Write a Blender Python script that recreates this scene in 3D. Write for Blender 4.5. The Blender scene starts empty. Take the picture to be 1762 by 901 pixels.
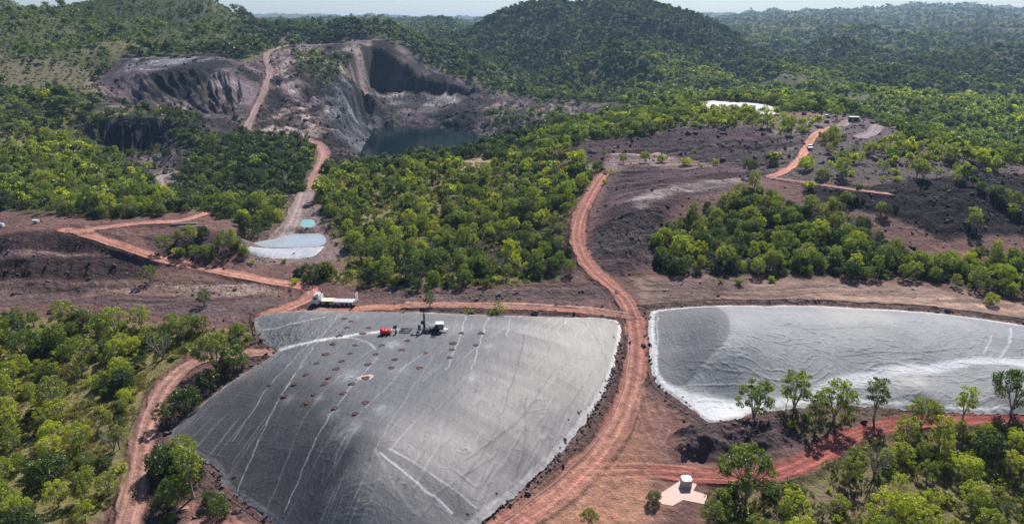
import bpy, math, random
import numpy as np
from mathutils import Vector, Matrix
random.seed(7)
R = math.radians
# ------------------------------------------------------------------ camera, sky, sun, exposure
scene = bpy.context.scene
CAMZ = 70.0
PITCH = R(19.2)
FPX = 1175.0
cd = bpy.data.cameras.new("camera")
cam = bpy.data.objects.new("camera", cd)
scene.collection.objects.link(cam)
scene.camera = cam
cam.location = (0, 0, CAMZ)
cam.rotation_euler = (R(90) - PITCH, 0, 0)
cd.sensor_width = 36.0
cd.lens = 36.0 * FPX / 1762.0
cd.clip_start = 0.5
cd.clip_end = 60000
SUN_EL, SUN_AZ = R(47), R(24)          # azimuth measured from +Y towards +X
world = bpy.data.worlds.new("World")
scene.world = world
world.use_nodes = True
wn = world.node_tree
sky = wn.nodes.new("ShaderNodeTexSky")
sky.sky_type = 'NISHITA'
sky.sun_disc = False
sky.sun_elevation = SUN_EL
sky.sun_rotation = SUN_AZ
sky.air_density = 1.0
sky.dust_density = 0.3
sky.ozone_density = 1.5
wn.nodes["Background"].inputs[1].default_value = 0.060
tint = wn.nodes.new("ShaderNodeMix"); tint.data_type = 'RGBA'; tint.blend_type = 'MULTIPLY'; tint.inputs[0].default_value = 1; tint.inputs[7].default_value = (.90, 1.0, 1.20, 1)
wn.links.new(sky.outputs[0], tint.inputs[6]); wn.links.new(tint.outputs[2], wn.nodes["Background"].inputs[0])
sd = bpy.data.lights.new("sun", 'SUN')
sun = bpy.data.objects.new("sun", sd)
scene.collection.objects.link(sun)
sd.energy = 5.0
sd.angle = R(0.5)
sd.color = (1.0, 0.95, 0.88)
sdir = Vector((math.sin(SUN_AZ) * math.cos(SUN_EL), math.cos(SUN_AZ) * math.cos(SUN_EL), math.sin(SUN_EL)))
sun.rotation_euler = sdir.to_track_quat('Z', 'Y').to_euler()
sun.location = (60, 100, 300)
scene.view_settings.view_transform = 'Standard'
scene.view_settings.look = 'None'
scene.view_settings.exposure = 0.52
scene.view_settings.gamma = 1.0
scene.cycles.max_bounces = 5
scene.cycles.diffuse_bounces = 2
scene.cycles.glossy_bounces = 2
scene.cycles.transmission_bounces = 3
scene.cycles.transparent_max_bounces = 6
scene.cycles.volume_bounces = 0
COL = scene.collection

# ------------------------------------------------------------------ noise helpers
def _h(ix, iy, s):
    n = (ix.astype(np.int64) * 374761393 + iy.astype(np.int64) * 668265263 + s * 1442695041) & 0xffffffff
    n = ((n ^ (n >> 13)) * 1274126177) & 0xffffffff
    n = (n ^ (n >> 16)) & 0xffff
    return n.astype(np.float32) / 65535.0
def vnoise(x, y, s=0):
    ix = np.floor(x); iy = np.floor(y)
    fx = (x - ix).astype(np.float32); fy = (y - iy).astype(np.float32)
    fx = fx * fx * fx * (fx * (fx * 6 - 15) + 10); fy = fy * fy * fy * (fy * (fy * 6 - 15) + 10)
    a = _h(ix, iy, s); b = _h(ix + 1, iy, s); c = _h(ix, iy + 1, s); d = _h(ix + 1, iy + 1, s)
    return (a * (1 - fx) + b * fx) * (1 - fy) + (c * (1 - fx) + d * fx) * fy
def fbm(x, y, s=0, o=4, g=0.5):
    t = 0; a = 1.0; n = 0
    for k in range(o):
        t = t + a * (vnoise(x, y, s + 17 * k) * 2 - 1); n += a
        x, y = x * 1.71 + y * 1.07 + 3.1, y * 1.71 - x * 1.07 + 7.7
        a *= g
    return t / n
def ridged(x, y, s=0, o=3):
    t = 0; a = 1.0; n = 0
    for k in range(o):
        t = t + a * (1 - np.abs(vnoise(x, y, s + 31 * k) * 2 - 1) * 2); n += a
        x, y = x * 2.03 + 1.7, y * 2.03 + 9.2
        a *= 0.5
    return t / n
def sstep(a, b, x):
    t = np.clip((x - a) / (b - a), 0, 1)
    return t * t * (3 - 2 * t)

# ------------------------------------------------------------------ picture ray -> world
cp, sp = math.cos(PITCH), math.sin(PITCH)
def ray(px, py):
    x = (px - 881.0) / FPX; u = (450.5 - py) / FPX
    return np.array([x, cp + u * sp, -sp + u * cp])
def atz(px, py, z):
    d = ray(px, py); t = (z - CAMZ) / d[2]
    return (d[0] * t, d[1] * t, z)
def aty(px, py, Y):
    d = ray(px, py); t = Y / d[1]
    return (d[0] * t, Y, CAMZ + d[2] * t)
def project(x, y, z):
    dz = z - CAMZ
    f = y * cp - dz * sp; u = y * sp + dz * cp
    return 881 + FPX * x / f, 450.5 - FPX * u / f, f

# ------------------------------------------------------------------ terrain control points
CP = []
def cz(*a):
    for px, py, z in a: CP.append(atz(px, py, z))
def cy(*a):
    for px, py, Y in a: CP.append(aty(px, py, Y))
def cw(*a):
    CP.extend(a)
for X in (-220, -110, -40, 40, 110, 220):
    cw((X * .5, 30, -8), (X * .7, 70, -7))
# foreground (lower ground), rising to the back road
cz((-150, 860, -7), (-150, 700, -5), (0, 880, -7), (200, 880, -7), (330, 880, -6.5), (470, 900, -6), (0, 700, -5), (200, 700, -5), (330, 720, -4.5),
   (0, 560, -2), (200, 560, -2), (380, 560, -1.5), (300, 640, -3.5), (430, 615, -2),
   (880, 880, -5.5), (1000, 850, -5), (1080, 880, -5.5), (1200, 880, -5.5), (1180, 830, -5), (1060, 750, -4), (1140, 760, -4), (1300, 820, -5), (1400, 775, -5), (1500, 735, -4.5),
   (1095, 650, -2), (1090, 590, -0.5), (1250, 740, -3.5), (1250, 860, -6), (1450, 880, -7), (1650, 880, -8), (1762, 850, -8), (1950, 850, -8), (1600, 760, -5.5), (1762, 740, -4.5), (1950, 700, -4),
   (1076, 540, 0), (900, 530, 0), (700, 530, 0), (540, 530, 0), (600, 505, 0), (800, 500, 0.5), (960, 495, 0.8), (450, 545, -.5),
   (1200, 515, 0.3), (1400, 515, 0.5), (1600, 530, 0.3), (1762, 545, 0), (1950, 560, 0), (1200, 480, 1), (1400, 485, 1), (1600, 500, 1), (1762, 520, 1), (1950, 530, 1),
   (0, 500, 0), (200, 500, 0), (400, 505, 0), (-200, 500, 0), (480, 500, 0.3))
# left bench and dump edge
cz((-250, 482, .5), (0, 484, .5), (120, 482, .5), (220, 474, .8), (-250, 448, 4), (0, 446, 4), (120, 446, 4), (200, 452, 3), (-250, 432, 4.6), (0, 434, 4.6), (120, 434, 4.6), (200, 440, 4),
   (-250, 408, 9), (0, 410, 9), (120, 405, 9), (-250, 370, 9.5), (0, 368, 9.5), (150, 375, 9.3), (250, 385, 8.6), (340, 380, 8.5), (400, 395, 8),
   (290, 452, 3), (370, 467, 1.6), (450, 480, .8), (200, 423, 6.5), (265, 420, 5), (310, 440, 3.6), (330, 405, 8), (425, 425, 5), (430, 445, 1.8), (390, 455, 1.8),
   (350, 360, 8), (440, 360, 6), (430, 400, 5.2), (490, 430, 2.4), (490, 460, 1.3), (560, 440, 2.4), (530, 400, 3.4), (530, 370, 4.2), (535, 340, 5))
# left hill
cy((-250, 330, 262), (0, 330, 262), (150, 330, 268), (280, 335, 272), (-250, 280, 300), (0, 290, 300), (150, 285, 320), (-250, 220, 350), (0, 235, 355), (120, 240, 372),
   (-250, 160, 420), (0, 180, 425), (110, 190, 440), (-250, 100, 500), (0, 130, 490), (130, 150, 500), (-250, 40, 590), (0, 80, 570), (130, 100, 590), (250, 70, 680),
   (-250, -10, 690), (0, 30, 660), (150, 40, 700), (300, 50, 730), (380, 60, 730), (-250, -40, 780), (0, 4, 740), (100, 2, 780), (200, 1, 820), (300, 3, 840), (350, 2, 850), (380, 12, 850), (430, 36, 840), (330, 90, 640), (400, 80, 680))
for px, yy in ((-250, 40), (0, 25), (150, 25), (300, 35), (420, 60)):
    cy((px, yy + 20, 1150))
# upper dump bowl
cy((205, 104, 560), (300, 100, 580), (400, 102, 590), (185, 132, 530), (240, 136, 520), (330, 122, 540), (400, 128, 540), (170, 165, 480), (230, 168, 505), (300, 175, 512), (360, 158, 520), (420, 160, 530),
   (280, 198, 480), (350, 190, 492), (400, 186, 500), (150, 205, 437), (180, 206, 437), (210, 207, 437), (245, 207, 437), (280, 208, 437), (150, 243, 424), (180, 253, 423), (210, 258, 422), (240, 254, 423), (265, 248, 426), (295, 234, 430), (370, 205, 440), (330, 228, 415),
   (215, 275, 380), (290, 262, 385), (260, 295, 350), (300, 290, 355), (320, 275, 370), (280, 325, 310), (330, 342, 298), (400, 345, 300))
# road spur and valley thicket
cy((455, 88, 660), (455, 130, 600), (440, 175, 530), (425, 225, 455), (480, 232, 445), (540, 243, 432), (565, 262, 400), (545, 300, 355), (530, 328, 322), (480, 345, 296), (400, 225, 440), (400, 270, 378), (470, 280, 368), (450, 310, 330), (380, 310, 330), (500, 310, 335))
# pit left wall
cy((500, 100, 655), (540, 85, 700), (620, 72, 740), (660, 70, 760), (500, 160, 560), (520, 205, 490), (560, 230, 460), (560, 120, 620), (600, 150, 610), (570, 180, 550), (620, 190, 560), (600, 220, 520), (640, 215, 560), (610, 255, 470), (590, 262, 430), (640, 110, 690), (655, 150, 690), (620, 275, 420))
# pit back wall + bench + spur
cy((700, 85, 770), (700, 140, 730), (740, 110, 765), (790, 140, 735), (850, 158, 705), (920, 168, 680), (1010, 178, 640), (1060, 182, 610),
   (690, 168, 690), (770, 168, 690), (820, 180, 660), (700, 182, 655), (760, 182, 655), (660, 182, 650), (900, 176, 655), (870, 195, 600), (930, 185, 620), (990, 190, 600),
   (700, 205, 625), (760, 205, 625), (820, 215, 590), (790, 200, 615), (900, 215, 540), (960, 215, 520), (870, 232, 520), (940, 240, 470), (1000, 195, 580), (1050, 195, 560))
LAKEZ = -16.0
cz((640, 250, -20), (700, 240, -24), (760, 240, -24), (800, 235, -22), (830, 225, -17))
cw((-55, 455, -17), (-90, 470, -14), (-20, 430, -14), (-60, 420, -6))
# hill behind the pit
cy((440, 42, 850), (480, 33, 860), (550, 27, 870), (620, 26, 870), (680, 40, 870), (720, 60, 870), (790, 85, 860), (870, 115, 820), (940, 140, 780), (1000, 160, 720), (560, 60, 790), (640, 60, 790), (480, 70, 740))
for px, yy, Y in ((440, 60, 1150), (550, 60, 1150), (650, 62, 1150), (750, 72, 1150)): cy((px, yy, Y))
# central wooded hill
cz((520, 470, .8), (600, 480, .6), (700, 485, .6), (800, 480, .8), (900, 478, 1.0), (970, 470, 1.6), (600, 430, 2.4), (570, 380, 5), (560, 330, 7))
cy((650, 430, 212), (800, 430, 212), (900, 440, 207), (700, 380, 240), (850, 380, 240), (930, 380, 236), (620, 350, 258), (750, 330, 276), (880, 320, 282), (600, 300, 302), (700, 285, 325), (850, 280, 330), (970, 300, 296),
   (580, 285, 335), (620, 285, 340), (700, 272, 348), (770, 265, 352), (850, 252, 362), (920, 262, 345), (960, 248, 360), (900, 240, 385), (1000, 225, 395), (1080, 205, 450), (950, 210, 440), (1150, 205, 440))
# right dumps
cz((1010, 450, 2.5), (990, 410, 4.5), (1000, 360, 8), (1025, 320, 10.5), (1040, 292, 12.5), (1080, 285, 12.5), (1060, 460, 2), (1110, 468, 1.3), (1060, 430, 4.5), (1110, 430, 4.5), (1060, 380, 8.6), (1110, 380, 9.5), (1110, 340, 12.6), (1060, 320, 12), (1180, 350, 10),
   (1160, 310, 14.5), (1230, 300, 15), (1280, 310, 14), (1100, 268, 13.5), (1180, 282, 12.6), (1240, 285, 13.5), (1100, 240, 18), (1180, 225, 20), (1180, 245, 16.5), (1280, 225, 20.5), (1280, 255, 17), (1340, 270, 15.5), (1330, 300, 14), (1370, 280, 14.8), (960, 255, 15.5), (1010, 240, 17.5),
   (1160, 420, 3), (1150, 465, 1.2), (1250, 460, 1.4), (1250, 400, 5), (1300, 350, 10), (1400, 460, 1.4), (1400, 400, 5), (1400, 345, 11.5), (1330, 315, 13.8), (1420, 320, 14.5), (1510, 330, 14), (1500, 470, 1.4), (1500, 420, 4), (1560, 375, 9), (1620, 480, 1.5), (1620, 420, 4), (1620, 405, 6), (1620, 335, 14), (1700, 410, 5.5), (1700, 335, 14), (1762, 480, 2), (1762, 400, 5), (1762, 330, 13), (1950, 470, 2), (1950, 380, 6), (1950, 330, 12),
   (1400, 290, 16.5), (1400, 240, 19.5), (1450, 225, 20.5), (1500, 300, 16.5), (1500, 250, 19), (1600, 300, 16), (1600, 260, 18.5), (1700, 300, 15), (1420, 200, 20.5), (1470, 210, 21), (1340, 198, 20.5), (1200, 192, 20.5), (1270, 186, 21), (1270, 176, 21.5), (1500, 215, 21), (1550, 245, 18))
cy((1220, 172, 480), (1380, 180, 500), (1560, 215, 520), (1640, 240, 470), (1762, 285, 400), (1762, 260, 470), (1500, 190, 580), (1640, 215, 560), (1762, 225, 560), (1950, 290, 400), (1950, 240, 520))
# valley forest and hills beyond
cy((1100, 180, 590), (1200, 165, 640), (1300, 165, 680), (1400, 170, 640), (1500, 165, 700), (1640, 180, 720), (1762, 180, 720), (1950, 190, 700), (1300, 140, 820), (1400, 145, 860), (1500, 140, 880), (1640, 145, 900), (1762, 150, 900), (1950, 150, 900),
   (1450, 122, 1000), (1600, 120, 1050), (1762, 120, 1050), (1950, 120, 1050), (1350, 110, 1150), (1420, 88, 1250), (1500, 100, 1300), (1600, 98, 1330), (1762, 100, 1330), (1950, 100, 1330), (1420, 92, 1500))
# big hill
cy((830, 112, 880), (900, 145, 800), (1000, 158, 760), (1100, 158, 760), (1200, 150, 780), (1300, 125, 960),
   (1050, 98, 900), (1010, 120, 850), (1100, 120, 850), (1050, 88, 985), (950, 118, 920), (1150, 120, 900), (940, 80, 1000), (1130, 70, 1020), (1200, 100, 980),
   (790, 62, 1100), (830, 38, 1130), (880, 22, 1150), (930, 10, 1160), (1000, 4, 1170), (1080, 6, 1170), (1130, 15, 1170), (1180, 31, 1170), (1230, 48, 1180), (1290, 76, 1200), (1340, 90, 1220), (1000, 40, 1080), (900, 50, 1070), (1080, 40, 1090), (1200, 62, 1090))
for px, yy, Y in ((800, 68, 1500), (900, 66, 1600), (1000, 66, 1600), (1100, 66, 1600), (1200, 66, 1600), (1300, 85, 1600)): cy((px, yy, Y))
cy((1400, 78, 1750), (1550, 72, 1800), (1700, 76, 1800), (1950, 70, 1800), (1300, 70, 2000), (1420, 52, 2300), (1560, 56, 2300), (1700, 52, 2500), (1850, 50, 2300), (1340, 44, 3000), (750, 50, 1900), (650, 52, 1900), (450, 55, 1900), (200, 60, 1900), (-200, 60, 1900),
   (1230, 36, 4200), (1320, 29, 4200), (1400, 26, 4200), (1480, 29, 4200), (1580, 20, 4000), (1660, 20, 4000), (1762, 22, 4000), (1950, 18, 4000), (1400, 42, 3200), (1600, 34, 3200), (1762, 36, 3200),
   (430, 32, 6500), (680, 32, 6500), (740, 36, 6500), (810, 33, 6500), (860, 36, 6500), (1000, 38, 6500), (1150, 36, 6500), (200, 36, 6500), (-200, 36, 6500), (600, 47, 4200), (750, 49, 4200), (900, 47, 4200),
   (0, 43, 9000), (500, 43, 9000), (1000, 43, 9000), (1500, 43, 7000), (2000, 43, 7000))
for a in range(-60, 61, 20):
    cw((20000 * math.tan(R(a)) , 20000, 0), (34000 * math.tan(R(a)), 34000, 0))
CP = np.array(CP, dtype=np.float64)

def warp(x, y):
    r = np.hypot(x, y)
    return np.arctan2(x, y) * 1.6, np.log(r) * 1.15
class RBF:
    def __init__(s, P, Z, c, lam=0):
        s.P = P; s.c = c
        n = len(P)
        D = np.sqrt(((P[:, None] - P[None]) ** 2).sum(-1) + c * c)
        A = np.zeros((n + 3, n + 3)); A[:n, :n] = D + np.eye(n) * lam
        A[:n, n] = 1; A[:n, n + 1:] = P; A[n, :n] = 1; A[n + 1:, :n] = P.T
        b = np.zeros(n + 3); b[:n] = Z
        s.w = np.linalg.lstsq(A, b, rcond=None)[0]
    def __call__(s, X, Y):
        sh = X.shape; X = X.ravel(); Y = Y.ravel()
        out = s.w[-3] + s.w[-2] * X + s.w[-1] * Y
        for (a, b), w in zip(s.P, s.w):
            out += w * np.sqrt((X - a) ** 2 + (Y - b) ** 2 + s.c * s.c)
        return out.reshape(sh)
wx, wy = warp(CP[:, 0], CP[:, 1])
base_rbf = RBF(np.stack([wx, wy], 1), CP[:, 2], 0.012, -0.004)

# fan grid: azimuth x distance
NA = 1700
AZ = np.linspace(R(-56), R(56), NA)
rr = [28.0]
while rr[-1] < 32000:
    r = rr[-1]
    if r < 80: d = 0.55
    elif r < 3000: d = min(max(r * r / 70 * 0.0009, .1), 0.0036 * r)
    else: d = 0.02 * r
    rr.append(r + d)
RR = np.array(rr); NR = len(RR)
# distance lookups happen in log space, coarse RBF then bilinear
az_c = np.linspace(AZ[0], AZ[-1], 420)
lr_c = np.linspace(math.log(RR[0]), math.log(RR[-1]), 760)
Ac, Lc = np.meshgrid(az_c, lr_c)
Zc = base_rbf(Ac * 1.6, Lc * 1.15)
def bil(G, u, v):
    u = np.clip(u, 0, G.shape[1] - 1.001); v = np.clip(v, 0, G.shape[0] - 1.001)
    iu = u.astype(int); iv = v.astype(int); fu = u - iu; fv = v - iv
    return (G[iv, iu] * (1 - fu) + G[iv, iu + 1] * fu) * (1 - fv) + (G[iv + 1, iu] * (1 - fu) + G[iv + 1, iu + 1] * fu) * fv
def zbase(x, y):
    x = np.asarray(x, float); y = np.asarray(y, float)
    az = np.arctan2(x, y); lr = np.log(np.maximum(np.hypot(x, y), RR[0]))
    return bil(Zc, (az - az_c[0]) / (az_c[1] - az_c[0]), (lr - lr_c[0]) / (lr_c[1] - lr_c[0]))
GA, GR = np.meshgrid(AZ, RR)
TX = (GR * np.sin(GA)); TY = (GR * np.cos(GA))
TZ = zbase(TX, TY)
def ziter(x, y):
    x = np.asarray(x, float); y = np.asarray(y, float)
    az = np.arctan2(x, y); r = np.maximum(np.hypot(x, y), RR[0])
    v = np.interp(r, RR, np.arange(NR))
    return bil(TZ, (az - AZ[0]) / (AZ[1] - AZ[0]), v)
def hit(px, py, far=6000.0, zf=None):
    """first point of the ground seen through a picture position"""
    zf = zf or ziter
    d = ray(px, py); h = math.hypot(d[0], d[1])
    rs = np.concatenate([np.arange(40, 800, 0.5), np.arange(800, far, 4)])
    X = d[0] / h * rs; Y = d[1] / h * rs; Z = CAMZ + d[2] / h * rs
    below = Z <= zf(X, Y)
    if not below.any():
        k = len(rs) - 1
    else:
        k = int(np.argmax(below))
    return float(X[k]), float(Y[k])
def smooth_line(P, it=3):
    P = np.array(P, float)
    for _ in range(it):
        Q = [P[0]]
        for a, b in zip(P[:-1], P[1:]):
            Q.append(a * .75 + b * .25); Q.append(a * .25 + b * .75)
        Q.append(P[-1]); P = np.array(Q)
    return P
def resample(P, step):
    d = np.r_[0, np.cumsum(np.hypot(*(P[1:] - P[:-1]).T))]
    t = np.linspace(0, d[-1], max(2, int(d[-1] / step)))
    return np.stack([np.interp(t, d, P[:, 0]), np.interp(t, d, P[:, 1])], 1), t
def line_dist(X, Y, P):
    """distance, arclength and signed side to polyline"""
    best = np.full(X.shape, 1e9); al = np.zeros(X.shape); sg = np.zeros(X.shape); s0 = 0
    for a, b in zip(P[:-1], P[1:]):
        e = b - a; L = math.hypot(*e)
        if L < 1e-6: continue
        t = np.clip(((X - a[0]) * e[0] + (Y - a[1]) * e[1]) / L / L, 0, 1)
        dx = X - a[0] - t * e[0]; dy = Y - a[1] - t * e[1]
        d = np.hypot(dx, dy); m = d < best
        best = np.where(m, d, best); al = np.where(m, s0 + t * L, al)
        sg = np.where(m, np.sign(e[0] * dy - e[1] * dx), sg); s0 += L
    return best, al, sg
def poly_sdf(X, Y, P):
    """>0 inside"""
    best = np.full(X.shape, 1e9); ins = np.zeros(X.shape, bool)
    n = len(P)
    for i in range(n):
        a = P[i]; b = P[(i + 1) % n]; e = b - a; L2 = e @ e + 1e-9
        t = np.clip(((X - a[0]) * e[0] + (Y - a[1]) * e[1]) / L2, 0, 1)
        best = np.minimum(best, np.hypot(X - a[0] - t * e[0], Y - a[1] - t * e[1]))
        c = (a[1] > Y) != (b[1] > Y)
        xi = a[0] + (Y - a[1]) * e[0] / (e[1] if abs(e[1]) > 1e-9 else 1e-9)
        ins ^= c & (X < xi)
    return np.where(ins, best, -best)
def wpoly(pts):
    """picture points (px,py) hit the ground; (px,'Y',Y) sit at a forward distance"""
    out = []
    for p in pts:
        if len(p) == 3: out.append(((p[0] - 881) / FPX / 1.05 * p[2], p[2]))
        else: out.append(hit(*p))
    return np.array(out)
def subset(P, pad):
    """grid slice that covers a world polygon"""
    az = np.arctan2(P[:, 0], P[:, 1]); r = np.hypot(P[:, 0], P[:, 1])
    pa = pad / max(r.min(), 30)
    i0 = max(0, int((az.min() - pa - AZ[0]) / (AZ[1] - AZ[0]))); i1 = min(NA, int((az.max() + pa - AZ[0]) / (AZ[1] - AZ[0])) + 2)
    rm = (r.min() * .93) - pad
    j0 = max(0, int(np.searchsorted(RR, rm)) - 1); j1 = min(NR, int(np.searchsorted(RR, r.max() + pad)) + 2)
    return slice(j0, j1), slice(i0, i1)

# broad relief of the hills (small near the works)
hillamp = sstep(350, 900, GR)
leftm = sstep(-0.12, -0.3, GA) * sstep(240, 330, GR) * (1 - hillamp)
wxx = TX + 60 * fbm(TX / 300, TY / 300, 6, 2); rq = ridged(wxx / 210, TY / 300, 5, 3); n1 = .12 - np.clip(rq, 0, 1); fm = sstep(1350, 1700, GR); n1 = n1 * (1 - fm) + .45 * (ridged(wxx / 330, TY / 380, 8, 4) - .1) * fm
for (px, py, Y, rx, ry) in ((1050, 94, 905, 50, 60), (1005, 122, 850, 40, 45), (1100, 120, 860, 40, 45), (1408, 84, 1180, 55, 60), (1455, 90, 1200, 55, 50), (1540, 146, 850, 60, 40), (1690, 106, 1060, 110, 50), (1770, 102, 1060, 90, 50), (1600, 118, 1000, 60, 50), (1300, 112, 990, 45, 50), (1360, 60, 2050, 120, 110), (1560, 62, 2000, 170, 120), (1720, 56, 2250, 220, 150), (1480, 78, 1680, 110, 80), (1640, 84, 1620, 140, 80), (1250, 56, 1900, 120, 110), (740, 60, 1500, 110, 100), (1340, 135, 860, 45, 45), (1450, 125, 960, 50, 50), (200, 95, 600, 30, 45), (90, 110, 540, 25, 45), (330, 55, 730, 40, 55), (30, 60, 620, 30, 50)):
    hx_, hy_, hz_ = aty(px, py, Y); hh_ = hz_ - float(zbase(hx_, hy_)); hh_ = max(hh_, 6 + Y / 200)
    q = np.hypot((TX - hx_) / rx, (TY - hy_) / ry); TZ += hh_ * np.exp(-q * q)
TZ += hillamp * n1 * np.clip((GR - 350) / 650, .1, 4.0) * 34.0 * (1 - .62 * np.exp(-((GR - 1180) / 130) ** 2) * (np.abs(GA - .12) < .4))
TZ += leftm * fbm(TX / 40, TY / 40, 9, 3) * 2.2
TZ += fbm(TX / 14, TY / 14, 11, 3) * 0.35 * sstep(0, 1, 1 - hillamp) + fbm(TX / 3, TY / 3, 12, 2) * .10 * sstep(500, 200, GR)

# steep cut faces of the pit
def cliff(rim, floor, slope, region, soft=4):
    Rm = np.array([aty(*p) for p in rim]); P = wpoly(region) if not isinstance(region, np.ndarray) else region
    sl = subset(P, soft + 2); X = TX[sl]; Y = TY[sl]; d, al, sg = line_dist(X, Y, Rm[:, :2])
    L = np.r_[0, np.cumsum(np.hypot(*(Rm[1:, :2] - Rm[:-1, :2]).T))]; zr = np.interp(al, L, Rm[:, 2]); inside = sstep(-soft, soft, poly_sdf(X, Y, P))
    dd = d * np.sign(-sg) if Rm[-1, 0] > Rm[0, 0] else d * sg
    zn = np.maximum(zr - np.maximum(dd, 0) * slope + 2.6 * ridged(X / 11, Y / 40, 88, 3), floor)
    TZ[sl] = np.where((dd > 0) & (zn < TZ[sl]), TZ[sl] * (1 - inside) + zn * inside, TZ[sl])
cliff([(655, 72, 764), (700, 88, 765), (760, 125, 748), (850, 155, 712), (930, 170, 680), (1010, 178, 640)], 2.0, 1.7, np.array([(-150, 650), (-150, 775), (-100, 790), (0, 740), (60, 680), (70, 640), (-20, 640)]), 5)
cliff([(655, 186, 640), (720, 186, 640), (790, 190, 620), (840, 203, 600)], LAKEZ - 3, .5, np.array([(-135, 560), (-135, 645), (0, 645), (20, 600), (-20, 560)]), 5)
# ------------------------------------------------------------------ colour / density fields
C = np.zeros((NR, NA, 3), np.float32)
DEN = np.zeros((NR, NA), np.float32)      # tree cover
HUE = np.zeros((NR, NA), np.float32)      # 0 dark .. 1 yellow green
SHR = np.zeros((NR, NA), np.float32)      # low shrubs instead of trees
RUB = np.zeros((NR, NA), np.float32)      # rubble amount
GRS = np.zeros((NR, NA), np.float32)      # grass cover
olive = np.array([.125, .115, .048]); green = np.array([.06, .075, .028]); fgreen = np.array([.055, .075, .04])
PINK = (.172, .095, .082); RED = (.325, .142, .108); REDD = (.24, .070, .058); DARK = (.045, .031, .034); PURP = (.080, .048, .055); TAN = (.38, .26, .20); GREY = (.20, .185, .19)
nA = fbm(TX / 90, TY / 90, 21, 4); nB = fbm(TX / 18, TY / 18, 23, 4); nC = fbm(TX / 4, TY / 4, 29, 3)
m = (0.5 + .5 * np.clip(nA * 1.6, -1, 1))[..., None]
C[:] = green * (1 - m) + olive * m * .8
nF = fbm(TX / 260, TY / 260, 33, 4)
DEN[:] = .95; HUE[:] = .07 + .12 * nA
farm = sstep(1250, 1500, GR); DEN[:] -= farm * (.08 + .25 * np.clip(nF * 2, -1, 1)); HUE[:] += farm * .22
vm = np.clip(sstep(.10, .22, GA) * (1 - sstep(850, 1150, GR)) + sstep(.0, .1, GA) * (1 - sstep(640, 760, GR)), 0, 1); HUE[:] += vm * .42
HUE[:] += .16 * np.clip(fbm(TX / 70, TY / 70, 36, 3) * 2, -1, 1) * sstep(500, 700, GR)
DEN[:] -= .6 * sstep(.2, .45, fbm(TX / 55, TY / 55, 37, 3)) * sstep(500, 700, GR)
C[:] = C * (1 - (.8 * farm * np.clip(nF * 2 + .3, 0, 1))[..., None]) + np.array([.07, .08, .04]) * (.8 * farm * np.clip(nF * 2 + .3, 0, 1))[..., None]
bm_ = sstep(860, 960, GR) * (1 - sstep(1260, 1340, GR)) * sstep(-.07, -.02, GA) * (1 - sstep(.34, .42, GA)); HUE[:] -= .20 * bm_; DEN[:] = DEN * (1 - bm_) + np.maximum(DEN, .93) * bm_
def blend(sl, a, color=None, den=None, hue=None, shr=None, rub=None, grs=None):
    if color is not None:
        col = np.array(color, np.float32)
        if col.ndim == 1: col = col[None, None]
        C[sl] = C[sl] * (1 - a[..., None]) + col * a[..., None]
    for F, v in ((DEN, den), (HUE, hue), (SHR, shr), (RUB, rub), (GRS, grs)):
        if v is not None: F[sl] = F[sl] * (1 - a) + v * a
def zone(pts, color=None, soft=2.0, namp=2.0, den=None, hue=None, shr=None, rub=None, grs=None, amt=1.0, var=.12, raise_=None):
    P = wpoly(pts) if not isinstance(pts, np.ndarray) else pts
    sl = subset(P, soft + namp)
    d = poly_sdf(TX[sl], TY[sl], P) + namp * (nB[sl] + .6 * nC[sl])
    a = sstep(-soft, soft, d) * amt
    if color is not None:
        c = np.array(color)[None, None] * (1 + var * (nC[sl] * 1.2 + nB[sl]))[..., None]
        blend(sl, a, c)
    blend(sl, a, None, den, hue, shr, rub, grs)
    if raise_ is not None: TZ[sl] += raise_(TX[sl], TY[sl], d, a)
    return P

# left grassy hill
zone([(-700, 'Y', 200), (-700, 'Y', 1200), (400, 'Y', 1200), (420, 'Y', 800), (395, 'Y', 700), (300, 'Y', 600), (190, 'Y', 560), (150, 'Y', 480), (110, 'Y', 430), (100, 'Y', 400), (0, 'Y', 350), (-700, 'Y', 330)],
     (.068, .076, .030), 14, 14, den=.95, hue=.36, shr=.92, grs=.2)
zone([(-300, 130), (0, 85), (60, 95), (150, 120), (200, 150), (150, 165), (60, 150), (-300, 190)], (.17, .135, .10), 8, 11, den=.4, shr=1, amt=.6)
zone([(150, 140), (205, 150), (200, 165), (155, 160)], (.24, .19, .165), 3, 4, den=.2, shr=1, amt=.7)
zone([(120, 100), (250, 60), (300, 80), (200, 100)], (.17, .14, .08), 8, 9, den=.5, amt=.5)
zone([(-400, 150), (0, 150), (90, 160), (150, 195), (190, 240), (240, 290), (300, 335), (260, 350), (-400, 345)], (.085, .08, .036), 8, 6, den=.85, hue=.4, shr=.35, grs=.5)
zone([(-400, 230), (0, 240), (120, 235), (200, 290), (290, 330), (330, 370), (240, 376), (120, 372), (0, 350), (-400, 350)], (.11, .11, .04), 5, 4, den=.95, hue=.62, shr=.15, grs=.6)
zone([(-400, 210), (-50, 215), (60, 225), (40, 260), (-400, 262)], (.19, .16, .09), 6, 8, den=.4, hue=.5, shr=.8, amt=.7)
# near ground: works
zone([(-400, 'Y', 0), (-400, 'Y', 262), (0, 360), (200, 376), (340, 362), (400, 345), (540, 326), (555, 370), (585, 405), (605, 440), (600, 480), (700, 495), (960, 480), (1000, 440), (960, 380), (990, 300), (930, 255), (1020, 240), (1190, 212), (1330, 200), (1500, 205), (1560, 240), (1650, 255), (1762, 290), (2300, 310), (2300, 'Y', 0)],
     PINK, 2.5, 3, den=0, shr=0, rub=.35, grs=0)
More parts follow.
